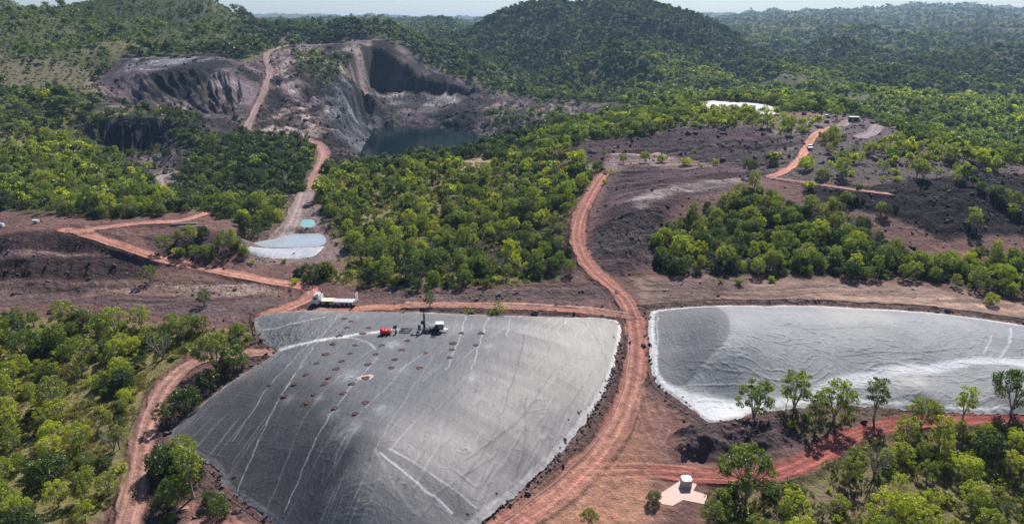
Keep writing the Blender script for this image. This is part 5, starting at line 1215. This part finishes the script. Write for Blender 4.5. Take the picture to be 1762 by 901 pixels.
L2 = [([(1160, 596), (1200, 593), (1240, 592)], .18, .08, Dk, .5), ([(1130, 648), (1180, 620), (1240, 600)], .18, .08, Dk, .4), ([(1380, 572), (1440, 569), (1500, 566)], .2, .08, Dk, .45), ([(1440, 618), (1540, 610), (1670, 603)], .2, .09, Dk, .5), ([(1240, 570), (1300, 600), (1330, 640)], .16, .07, Dk, .3), ([(1250, 575), (1350, 585), (1460, 625)], .16, .07, Dk, .3),
      ([(1250, 580), (1262, 620), (1270, 650)], .16, .07, Dk, .3), ([(1738, 568), (1740, 590), (1720, 620)], .25, .09, Wt, .6), ([(1706, 580), (1700, 600), (1690, 612)], .2, .08, Wt, .6), ([(1140, 560), (1180, 552), (1220, 545)], .15, .06, Dk, .3), ([(1140, 580), (1190, 574), (1240, 566)], .15, .06, Dk, .3), ([(1131, 545), (1130, 600), (1128, 650)], .2, .10, Wt, .5)]
c2, cz2s = cover("stockpile_cover", Es2, cz2, .18, col2, wr2, "pale grey plastic sheet with white borders over the right stockpile", "cover", L2)
def col3(X, Y, D, c):
    c[:] = (.48, .47, .44); c *= 1 + .08 * fbm(X / 8, Y / 8, 21, 2)[..., None]; return c
c3, _ = cover("stockpile_cover", Es3, cz3, .6, col3, lambda X, Y, D: fbm(X / 4, Y / 4, 31, 3) * .15, "small cream white sheet covering the far stockpile beyond the trees", "cover")

# drill cuttings round the holes in the big cover
DIRT = plain("red_brown_cuttings", (.075, .036, .032), .95, nscale=5, var=.5, bump=.6); PALE = plain("pale_pink_cuttings", (.42, .31, .27), .95, nscale=4, var=.25)
HO = [(457, 123), (443, 147), (415, 180), (527, 148), (505, 170), (597, 183), (475, 217), (578, 217), (555, 250), (655, 231), (678, 198), (775, 182), (852, 210), (848, 235), (743, 243), (840, 265), (630, 270), (525, 291), (615, 303), (722, 304), (455, 248), (425, 277), (403, 305), (375, 340), (360, 252), (327, 287), (288, 327), (245, 365), (150, 368), (205, 410), (318, 408), (292, 440), (358, 365), (398, 461), (433, 402), (463, 365), (515, 343), (517, 438), (477, 480), (960, 171), (885, 167), (390, 212), (433, 113), (940, 216)]
def heap(seed, r, h):
    rd = random.Random(seed); V = []; F = []; n = 18
    rings = (1.0, .78, .5, .22)
    for k, q in enumerate(rings):
        for i in range(n):
            a = 2 * math.pi * i / n; w = 1 + .16 * math.sin(3 * a + seed) + rd.uniform(-.12, .12)
            zz = {0: -.06, 1: h * .8, 2: h, 3: -.05}[k] * (rd.uniform(.7, 1.3) if k in (1, 2) else 1)
            V.append((math.cos(a) * r * q * w * 1.15, math.sin(a) * r * q * w, zz))
    V.append((0, 0, -.12))
    for k in range(3):
        for i in range(n): F.append((k * n + i, k * n + (i + 1) % n, (k + 1) * n + (i + 1) % n, (k + 1) * n + i))
    for i in range(n): F.append((3 * n + i, 3 * n + (i + 1) % n, 4 * n))
    return V, F
hs = []
for a, b in HO:
    px, py = 400 + a / 2.247, 500 + b / 2.247; x, y = hit(px, py, zf=lambda X, Y: ziter(X, Y) + .45); hs.append((px, py, x, y))
order = sorted(range(len(hs)), key=lambda k: (hs[k][1] // 22, hs[k][0]))
rown = ['back', 'second', 'third', 'fourth', 'fifth', 'sixth', 'seventh', 'eighth', 'ninth']; rows = sorted(set(hs[k][1] // 22 for k in order)); cnt = {}
for k in order:
    px, py, x, y = hs[k]; rw = rows.index(py // 22); cnt[rw] = cnt.get(rw, 0) + 1
    rr_ = .62 + .12 * ((k * 37) % 5) / 4
    V_, F_ = heap(k + 1, rr_, .13); b = MB().add(V_, F_, True)
    lab = "red-brown ring of cuttings on the dark cover, %s row, %s" % (rown[rw], ORD[cnt[rw] - 1])
    o = b.build("drill_cuttings", DIRT, None, (x, y, cz1s(x, y) + .03)); tag(o, lab, "dirt heap", "drill cuttings on the dark cover")
    if (a := HO[k])[0] == 515:
        o["label"] = "largest dark ring of cuttings inside a pale pink patch on the cover"; o.scale = (1.2, 1.2, 1.3)
        bp_ = MB(); Vp, Fp = heap(99, 1.25, .05); bp_.add(Vp, Fp, True); q = bp_.build("pale_spill", PALE, o); q.location = (.1, .2, -.02)

# ------------------------------------------------------------------ water
def water_mat(name, col, rough, spec=.5):
    m, nt, b = newmat(name); P = N(nt, "ShaderNodeNewGeometry").outputs["Position"]
    n = noise(nt, .8, 3, .6, P); n2 = noise(nt, .04, 4, .6, P)
    nt.links.new(mixc(nt, mathn(nt, 'MULTIPLY_ADD', n2.outputs["Fac"], 2.2, -.6, True), tuple(x * .75 for x in col), col), b.inputs["Base Color"])
    b.inputs["Roughness"].default_value = rough; b.inputs["IOR"].default_value = 1.33; b.inputs["Specular IOR Level"].default_value = spec
    bp = N(nt, "ShaderNodeBump"); bp.inputs["Strength"].default_value = .03; bp.inputs["Distance"].default_value = .03; nt.links.new(n.outputs["Fac"], bp.inputs["Height"]); nt.links.new(bp.outputs[0], b.inputs["Normal"])
    return m
def flat_poly(name, P, z, mat):
    me = bpy.data.meshes.new(name); n = len(P); c = P.mean(0)
    me.from_pydata([(p[0], p[1], z) for p in P] + [(c[0], c[1], z)], [], [(i, (i + 1) % n, n) for i in range(n)]); me.update()
    if me.polygons[0].normal.z < 0: me.flip_normals()
    return link(name, me, mat)
cL = lakeW.mean(0); lk = flat_poly("lake_water", cL + (lakeW - cL) * 1.12, LAKEZ, water_mat("pit_water", (.004, .014, .017), .10, .16)); tag(lk, "dark green water filling the open pit", "water", kind="structure")
P, z = PONDS['pond']; w1 = flat_poly("pond_water", P * 1.0 + (P - P.mean(0)) * .03, z + .02, water_mat("silty_water", (.36, .40, .44), .08)); tag(w1, "milky grey water of the lined pond", "water", kind="structure")
P, z = PONDS['small']; w2 = flat_poly("pond_water", P + (P - P.mean(0)) * .03, z + .02, water_mat("turquoise_water", (.22, .46, .43), .15)); tag(w2, "turquoise water of the small pond", "water", kind="structure")
def drape(name, pts, colf, label, cat, dz=.12, step=.3, wrf=None):
    P = wpoly(pts); P = smooth_line(np.vstack([P, P[:1]]), 2)[:-1]
    return cover(name, P, lambda X, Y: ziter(X, Y), step, colf, wrf or (lambda X, Y, D: fbm(X / .9, Y / .9, 41, 2) * .05), label, cat, zoff=dz)
def colp(X, Y, D, c):
    c[:] = (.36, .37, .40); c *= 1 + .15 * fbm(X / 1.2, Y / 3, 22, 2)[..., None]; e = (1 - sstep(.2, .7, D))[..., None] * .7; c[:] = c * (1 - e) + .62 * e; return c
drape("pond_liner", [(416, 423), (425, 433), (445, 441), (480, 446), (520, 446), (545, 440), (556, 428), (562, 422), (545, 425), (520, 426), (480, 427), (440, 425)], colp, "blue-grey plastic liner lying over the front bank of the pond", "pond liner")

# ------------------------------------------------------------------ vehicles and machines
WHITE = plain("white_paint", (.64, .64, .62), .45, nscale=2, var=.08); CREAM = plain("cream_deck", (.66, .56, .42), .7, nscale=2, var=.15); BLACK = plain("black_steel", (.022, .022, .024), .5, nscale=5); GLASS = plain("dark_glass", (.02, .025, .03), .08, nscale=1, var=.05)
RUBR = plain("tyre_rubber", (.025, .024, .024), .85); REDP = plain("red_paint", (.55, .035, .025), .4, nscale=3, var=.12); STEEL = plain("grey_steel", (.30, .30, .30), .45, .6, 4); ALU = plain("bright_steel", (.50, .49, .48), .5, .2, 3, .1); CONC = plain("concrete", (.36, .31, .28), .9, nscale=4, var=.18, bump=.4); WCONC = plain("white_lid", (.75, .73, .70), .8, nscale=4, var=.1)
LAMP = plain("lamp_glass", (.7, .7, .65), .2)
def wheel(parent, x, y, z, r, w, axis='y'):
    d = (0, w / 2, 0) if axis == 'y' else (w / 2, 0, 0)
    b = MB(); b.tube([(x - d[0], y - d[1], z), (x + d[0], y + d[1], z)], r, 16); o = b.build("wheel", RUBR, parent)
    k = 1 + .04 / (w / 2); b = MB(); b.tube([(x - d[0] * k, y - d[1] * k, z), (x + d[0] * k, y + d[1] * k, z)], r * .55, 12); b.build("rim", ALU, o)
    return o
p = G(579, 524)
t = root("flatbed_truck", p, R(-3), "white flatbed truck with long low tray and raised rear ramp", "truck")
b = MB(); b.box((.4, .38, .82), (10.6, .16, .26)); b.box((.4, -.38, .82), (10.6, .16, .26))
for x in (-3, -1, 1.5, 3.5, 5.2): b.box((x, 0, .86), (.14, 2.1, .14))
b.box((-2.2, -1.0, .62), (1.1, .45, .5)); b.build("chassis", BLACK, t)
cab = MB().prism([(-6.05, .62), (-6.1, 1.45), (-5.85, 2.6), (-5.6, 2.82), (-4.25, 2.86), (-4.2, .62)], -1.12, 1.12).build("cab", WHITE, t)
MB().add([(-6.125, -1.0, 1.55), (-6.125, 1.0, 1.55), (-5.90, .95, 2.52), (-5.90, -.95, 2.52)], [(0, 1, 2, 3)]).build("windscreen", GLASS, cab)
for s in (-1, 1):
    d = MB().box((-5.15, s * 1.135, 1.5), (1.15, .03, 1.7)).build("door", WHITE, cab); MB().box((-5.2, s * 1.155, 2.0), (.9, .03, .6)).build("window", GLASS, cab)
    MB().tube([(-5.95, s * 1.15, 2.2), (-6.05, s * 1.38, 2.2)], .03, 5).box((-6.05, s * 1.4, 2.05), (.08, .2, .5)).build("mirror", BLACK, cab)
    MB().box((-6.12, s * .8, 1.0), (.06, .36, .22)).build("headlight", LAMP, cab)
MB().box((-6.13, 0, .68), (.16, 2.2, .3)).build("bumper", BLACK, cab)
MB().prism([(-5.4, 2.86), (-4.5, 3.25), (-4.35, 3.25), (-4.35, 2.86)], -.9, .9).build("roof_fairing", WHITE, cab)
MB().tube([(-4.0, .9, .9), (-4.0, .9, 3.0)], .09, 8).build("exhaust", STEEL, t)
b = MB(); b.box((-3.75, 0, 2.0), (.1, 2.3, 1.6)); b.build("headboard", WHITE, t)
MB().box((-2.1, 0, 1.32), (3.1, 2.4, .14)).build("front_deck", CREAM, t); MB().box((2.5, 0, 1.18), (5.9, 2.4, .14)).build("rear_deck", ALU, t)
for s in (-1, 1): MB().box((2.5, s * 1.21, 1.1), (5.9, .05, .2)).build("side_rail", WHITE, t)
for s in (-1, 1): MB().box((5.55, s * .62, 2.2), (.14, .75, 2.3), 0, 1, 0).build("ramp", WHITE, t)
for x in (-4.9, 1.3, 2.5, 3.7):
    for s in (-1, 1): wheel(t, x, s * .95, .48, .48, .34)
for s in (-1, 1): MB().box((-3.9 if s < 0 else .1, -1.05, .55), (.5, .05, .5)).build("mudguard", BLACK, t)

# drill rig on the big cover
def onc(px, py): x, y = hit(px, py, zf=lambda X, Y: ziter(X, Y) + .45); return Vector((x, y, cz1s(x, y)))
p = onc(742, 572); rg_ = root("drill_rig", p, R(4), "black tracked drill rig with upright mast and white engine housing", "drill rig")
for s in (-1, 1):
    b = MB(); pr = [(-2.0, .28), (-1.75, .02), (1.75, .02), (2.0, .28), (1.75, .62), (-1.75, .62)]; b.prism(pr, s * .95 - .2, s * .95 + .2); tk = b.build("track", BLACK, rg_)
    for x in (-1.6, -.8, 0, .8, 1.6): MB().tube([(x, s * .95 - .23, .3), (x, s * .95 + .23, .3)], .2, 10).build("roller", STEEL, tk)
b = MB(); b.box((0, 0, .72), (4.0, 1.5, .35)); b.box((.5, -.2, 1.0), (1.4, 1.2, .4)); b.build("deck", BLACK, rg_)
h = MB().prism([(.95, .9), (.95, 2.0), (1.15, 2.15), (2.75, 2.15), (2.9, 1.9), (2.9, .9)], -.8, .8).build("engine_housing", BLACK, rg_)
MB().prism([(.9, 2.15), (1.15, 2.32), (2.8, 2.30), (2.95, 2.12)], -.85, .85).build("roof_panel", WHITE, h)
MB().box((2.2, -.83, 1.6), (1.1, .05, .7)).build("side_panel", STEEL, h); MB().box((2.93, 0, 1.5), (.05, 1.2, .8)).build("grille", STEEL, h)
m_ = MB(); 
for sx in (-1, 1):
    for sy in (-1, 1): m_.tube([(-1.5 + sx * .17, sy * .17, .25), (-1.5 + sx * .15, sy * .15, 4.6)], .05, 5)
for k in range(10): m_.tube([(-1.67, -.17, .4 + k * .42), (-1.33, -.17, .6 + k * .42)], .03, 4); m_.tube([(-1.67, .17, .6 + k * .42), (-1.33, .17, .4 + k * .42)], .03, 4)
m_.box((-1.5, 0, 2.4), (.2, .2, 4.2)); m_.tube([(-1.5, 0, 4.5), (-1.5, 0, 5.3)], [.10, .05], 6); mast = m_.build("mast", BLACK, rg_)
MB().tube([(-1.9, -.25, 2.5), (-1.9, .25, 2.5)], .42, 14).build("hose_reel", BLACK, mast)
MB().box((-1.5, -.35, 2.0), (.55, .5, .8)).build("rotary_head", BLACK, mast)
MB().tube([(-1.5, -.42, .1), (-1.5, -.42, 3.6)], .05, 6).build("drill_rod", STEEL, mast)
MB().tube([(-.2, 0, 1.0), (-1.3, 0, 2.6)], .07, 6).build("mast_ram", STEEL, rg_)
MB().box((-2.75, .6, .95), (.7, .12, 1.3)).box((-2.75, .6, 1.66), (.8, .2, .1)).build("control_panel", STEEL, rg_)
b = MB(); b.tube([(-2.9, -.4, .5), (-3.3, -.2, .9), (-2.6, .1, 1.0), (-2.2, -.3, .8)], .07, 6); b.tube([(-3.2, .2, .2), (-2.7, -.5, .6), (-2.0, -.3, 1.2)], .06, 6); b.build("hoses", BLACK, rg_)
for x in (-1.9, 1.9):
    for s in (-1, 1): MB().tube([(x, s * 1.3, .05), (x, s * 1.3, .9)], .06, 6).tube([(x, s * 1.3, 0), (x, s * 1.3, .06)], .2, 8).build("jack_leg", STEEL, rg_)
p = onc(764, 572); tb = root("work_table", p, R(-25), "white folding table standing to the right of the drill rig", "table")
MB().box((0, 0, .82), (1.9, .8, .05)).build("tabletop", WHITE, tb)
for a in (-.85, .85):
    for b_ in (-.33, .33): MB().tube([(a, b_, 0), (a, b_, .8)], .025, 5).build("leg", STEEL, tb)
# red tracked carrier
p = onc(664, 577); rd_ = root("tracked_carrier", p, R(3), "compact red tracked carrier parked left of the drill rig", "loader")
for s in (-1, 1): MB().prism([(-1.2, .28), (-1.0, .02), (1.0, .02), (1.2, .28), (1.0, .55), (-1.0, .55)], s * .7 - .17, s * .7 + .17).build("track", BLACK, rd_)
MB().prism([(-1.15, .5), (-1.2, 1.0), (-.9, 1.35), (.1, 1.3), (.5, 1.1), (1.15, 1.05), (1.2, .5)], -.68, .68).build("body", REDP, rd_)
MB().box((-.9, 0, 1.45), (.55, 1.2, .35)).build("seat", REDP, rd_); MB().box((.6, 0, 1.2), (.8, .9, .18)).build("engine_cover", REDP, rd_)
b = MB()
for sx, sy in ((-1.0, -.6), (-1.0, .6), (-.1, -.6), (-.1, .6)): b.tube([(sx, sy, 1.2), (sx, sy, 2.0)], .035, 5)
b.build("roll_bar", BLACK, rd_)
b = MB(); b.tube([(1.1, -.4, .8), (1.9, -.4, 1.1), (2.3, -.4, .7)], .08, 6); b.tube([(1.1, .4, .8), (1.9, .4, 1.1), (2.3, .4, .7)], .08, 6); b.box((2.35, 0, .75), (.35, 1.1, .7)); b.build("loader_arm", BLACK, rd_)
p = onc(680, 566); q = root("generator", p, 0, "small black generator just right of the red tracked carrier", "generator")
MB().box((0, 0, .35), (.8, .6, .55)).build("casing", BLACK, q); MB().tube([(-.35, -.3, .62), (-.35, -.3, .85), (.35, -.3, .85), (.35, -.3, .62)], .03, 5).build("handle", STEEL, q)
for (px, py, r_, lab) in ((700, 569, 6, "rear black rack of drill rods on the pale sheet"), (697, 573, -3, "front black rack of drill rods on the pale sheet")):
    p = onc(px, py); q = root("rod_rack", p, R(r_), lab, "rod rack")
    b = MB()
    for k in range(6): b.tube([(-1.3, -.3 + k * .12, .42), (1.3, -.3 + k * .12, .42)], .055, 6)
    b.build("drill_rods", BLACK, q)
    for x in (-.8, .8): MB().box((x, 0, .2), (.1, .8, .38)).build("trestle", STEEL, q)
p = onc(712, 578); q = root("tool_tray", p, R(35), "low tray of dark tools in front of the drill rig", "tools")
MB().box((0, 0, .12), (1.5, .5, .2)).build("tray", BLACK, q)
for k in range(4): MB().tube([(-.9 + .1 * k, -.3 + .2 * k, .28), (.8, -.25 + .15 * k, .3)], .04, 5).build("tool", STEEL, q)

# concrete pit on its pad
PAD = plain("pink_concrete", (.56, .40, .34), .9, nscale=1.2, var=.16)
pts = [tuple(q) for q in PADP]
zz = PADZ + .08; b = MB(); n = len(pts); V_ = [(x, y, zz) for x, y in pts] + [(x, y, zz - .6) for x, y in pts]
b.add(V_, [tuple(range(n))] + [(i, i + n, (i + 1) % n + n, (i + 1) % n) for i in range(n)]); me_ = b.me("concrete_pad"); 
o = link("concrete_pad", me_, PAD); tag(o, "pale pink angular concrete pad on the red apron", "concrete pad")
x, y = hit(1181, 841); q = root("concrete_pit", (x, y + .5, zz), R(2), "waist high concrete block with white notched lid standing on the pad", "concrete block")
MB().prism([(-.88, -.6), (-.65, -.85), (.65, -.85), (.88, -.6), (.88, .6), (.65, .85), (-.65, .85), (-.88, .6)], 0, 1) # profile helper only
b = MB(); oc = [(-.86, -.6), (-.62, -.84), (.62, -.84), (.86, -.6), (.86, .6), (.62, .84), (-.62, .84), (-.86, .6)]
b.add([(x_, y_, 0) for x_, y_ in oc] + [(x_ * .97, y_ * .97, 1.35) for x_, y_ in oc], [(7, 6, 5, 4, 3, 2, 1, 0), tuple(range(8, 16))] + [(i, (i + 1) % 8, (i + 1) % 8 + 8, i + 8) for i in range(8)]); b.build("body", CONC, q)
b = MB(); b.add([(x_ * 1.06, y_ * 1.06, 1.35) for x_, y_ in oc] + [(x_ * 1.03, y_ * 1.03, 1.5) for x_, y_ in oc], [(7, 6, 5, 4, 3, 2, 1, 0), tuple(range(8, 16))] + [(i, (i + 1) % 8, (i + 1) % 8 + 8, i + 8) for i in range(8)]); ld = b.build("lid", WCONC, q)
for sx in (-1, 1):
    for sy in (-1, 1): MB().box((sx * .6, sy * .55, 1.51), (.5, .13, .05), math.atan2(-sy, -sx) if sx > 0 else math.atan2(sy, -sx) * -1).build("notch", BLACK, ld)

# hose along the big cover, pale edges, poles
HOSE = plain("pale_hose", (.40, .36, .34), .7, var=.1)
hp = smooth_line([hit(800 + a / 2.247, 500 + b / 2.247) for a, b in [(632, 150), (634, 230), (630, 300), (618, 390), (580, 490), (520, 570), (440, 660), (350, 745), (230, 835), (150, 895)]], 2); hp, _ = resample(hp, 1.2)
b = MB(); b.tube([(x + .12 * math.sin(k * .7), y, float(ziter(x, y)) + .07) for k, (x, y) in enumerate(hp)], .045, 6); o = b.build("water_hose", HOSE); tag(o, "thin pale hose running along the right bank of the big cover", "hose")
for k, (px, py, hgt, rz, lab) in enumerate(((1039, 524, 3.2, 4, "bare bleached pole standing left of the main road crossing"), (1352, 700, 2.6, 10, "leaning bare stick in the scrub below the right cover"))):
    g_ = G(px, py); b = MB(); b.tube([g_ - Vector((0, 0, .2)), g_ + Vector((.2, 0, hgt * .5)), g_ + Vector((.1, .1, hgt))], [.07, .06, .03], 6); b.tube([g_ + Vector((.2, 0, hgt * .5)), g_ + Vector((.7, 0, hgt * .8))], [.04, .02], 5); o = b.build("dead_sapling", DEAD); tag(o, lab, "dead tree")
for k, (px, py, l, a, lab) in enumerate(((112, 470, 5, 20, "fallen bleached log at the toe of the left dump"), (1195, 556 + 230, 2.5, 60, "short bleached log beside the dark spoil heap"), (425, 452, 4, -30, "fallen trunk on the slope under the pond"), (1610, 300, 6, 15, "long fallen trunk lying on the stony plateau"), (1090, 470, 4, 80, "grey log at the toe of the rough dump"), (290, 895 - 10, 3, 30, "dead trunk at the bottom edge beside the left track"))):
    g_ = G(px, py, .18); c_, s_ = math.cos(R(a)), math.sin(R(a)); b = MB(); b.tube([g_, g_ + Vector((c_ * l * .5, s_ * l * .5, .12)), g_ + Vector((c_ * l, s_ * l, .05))], [.18, .14, .07], 7); b.tube([g_ + Vector((c_ * l * .5, s_ * l * .5, .12)), g_ + Vector((c_ * l * .7 + .4, s_ * l * .7 - .5, .5))], [.07, .03], 5); o = b.build("fallen_log", DEAD); tag(o, lab, "log")
for (px, py, l, a, lab) in ((318, 387, 8, 6, "rear long concrete beam lying on the left bench"), (333, 392, 9, 4, "front long concrete beam lying on the left bench")):
    g_ = G(px, py, .25); o = MB().box((0, 0, 0), (l, .7, .55)).box((0, 0, .3), (l * .98, .3, .1)).build("concrete_beam", CONC, None, g_, R(a)); tag(o, lab, "beam")

# far vehicles
def ute(px, py, rz, label, sc=1.0):
    t = root("pickup_truck", G(px, py), rz, label, "pickup truck"); t.scale = (sc,) * 3
    MB().prism([(-2.5, .45), (-2.5, 1.0), (-1.5, 1.12), (-1.0, 1.12), (-.35, 1.12), (2.5, 1.05), (2.5, .45)], -.9, .9).build("body", WHITE, t)
    c = MB().prism([(-1.35, 1.12), (-.75, 1.78), (.7, 1.8), (.85, 1.1)], -.82, .82).build("cabin", WHITE, t)
    MB().add([(-1.36, -.74, 1.2), (-1.36, .74, 1.2), (-.86, .7, 1.7), (-.86, -.7, 1.7)], [(0, 1, 2, 3)]).build("windscreen", GLASS, c)
    for s in (-1, 1): MB().box((-.0, s * .83, 1.45), (1.3, .03, .42)).build("window", GLASS, c); MB().box((-2.52, s * .65, .85), (.05, .35, .2)).build("headlight", LAMP, t)
    MB().box((1.7, 0, 1.12), (1.5, 1.5, .06)).build("tray", BLACK, t)
    for x_ in (-1.6, 1.6):
        for s in (-1, 1): wheel(t, x_, s * .82, .38, .38, .24)
    return t
ute(1422, 203, R(10), "white pickup parked on the far plateau in front of the dark dump"); ute(1393, 256, R(75), "white pickup driving down the far red track towards the camera")
p = G(1468, 210); q = root("site_shed", p, R(-8), "black site shed with white roof on the far plateau", "shed")
MB().box((0, 0, 1.45), (4.6, 2.6, 2.3)).build("wall", BLACK, q); MB().box((0, 0, 2.68), (4.9, 2.9, .16)).build("roof", WHITE, q); MB().box((-.8, -1.32, 1.3), (.9, .06, 1.9)).build("door", STEEL, q); MB().box((1.1, -1.32, 1.7), (1.1, .06, .7)).build("window", GLASS, q)
for sx in (-1, 1):
    for sy in (-1, 1): MB().box((sx * 2, sy * 1.1, .1), (.25, .25, .5)).build("footing", CONC, q)
p = G(62, 384); q = root("water_pump", p, 0, "small white pump trailer on the left bench", "pump")
MB().box((0, 0, .75), (1.9, 1.0, .7)).build("casing", WHITE, q); MB().tube([(.9, 0, .5), (2.0, 0, .3)], .05, 5).build("drawbar", STEEL, q)
for s in (-1, 1): wheel(q, 0, s * .6, .3, .3, .16)
p = G(3, 390); o = MB().box((0, 0, .45), (1.6, 1.1, .8)).box((0, 0, .95), (1.2, .8, .25)).build("water_tank", WHITE, None, p); tag(o, "tiny white tank at the left edge of the bench", "tank")

# dark clods and bags weighing down the edges of the covers
BAG = plain("dark_clod", (.05, .04, .04), .9)
def edge_pts(Es, sel, n, w):
    pts = []
    E, _ = resample(np.vstack([Es, Es[:1]]), .25); X_, Y_, _f = project(E[:, 0], E[:, 1], ziter(E[:, 0], E[:, 1])); ok = np.array([sel(a, b) for a, b in zip(X_, Y_)]); E = E[ok]
    k = rg.integers(0, len(E), n); return E[k] + rg.normal(size=(n, 2)) * w
a1 = edge_pts(Es1, lambda x, y: x > 1000 and 590 < y < 720 or (x > 940 and 780 < y < 830), 190, .4); a2 = edge_pts(Es1, lambda x, y: x < 480 and y > 560 or y > 700, 260, .8); a3 = edge_pts(Es2, lambda x, y: x < 1240, 60, .7); a4 = edge_pts(Es1, lambda x, y: y > 545, 200, 1.4)
E_ = np.vstack([a1, a2, a3, a4]); n = len(E_); s = np.clip(rg.lognormal(-1.45, .4, n), .1, .6)
instancer("edge_clods", source_collection("clod_source", rms), np.stack([E_[:, 0], E_[:, 1], ziter(E_[:, 0], E_[:, 1]) + .12 + s * .2], 1), rg.integers(0, 5, n), np.stack([s * 1.3, s, s * .8], 1), rg.uniform(0, 6.28, (n, 3)) * np.array([.1, .1, 1]), np.clip(rg.normal(size=n) * .14 + .22, 0, 1), "dark clods and rocks weighing down the edges of the covers")

# ------------------------------------------------------------------ air
hz = MB().box((0, 16500, (TZ.min() - 1 + 190) / 2), (110000, 40000, 190 - (TZ.min() - 1))).build("haze", None)
m = bpy.data.materials.new("haze_air"); m.use_nodes = True; nt = m.node_tree; nt.nodes.remove(nt.nodes["Principled BSDF"])
pv = N(nt, "ShaderNodeVolumePrincipled"); pv.inputs["Color"].default_value = (.44, .68, 1.0, 1); pv.inputs["Density"].default_value = .000085; pv.inputs["Anisotropy"].default_value = .25
nt.links.new(pv.outputs[0], nt.nodes["Material Output"].inputs["Volume"]); hz.data.materials.append(m); tag(hz, kind="stuff", label="faint blue haze over the hills")
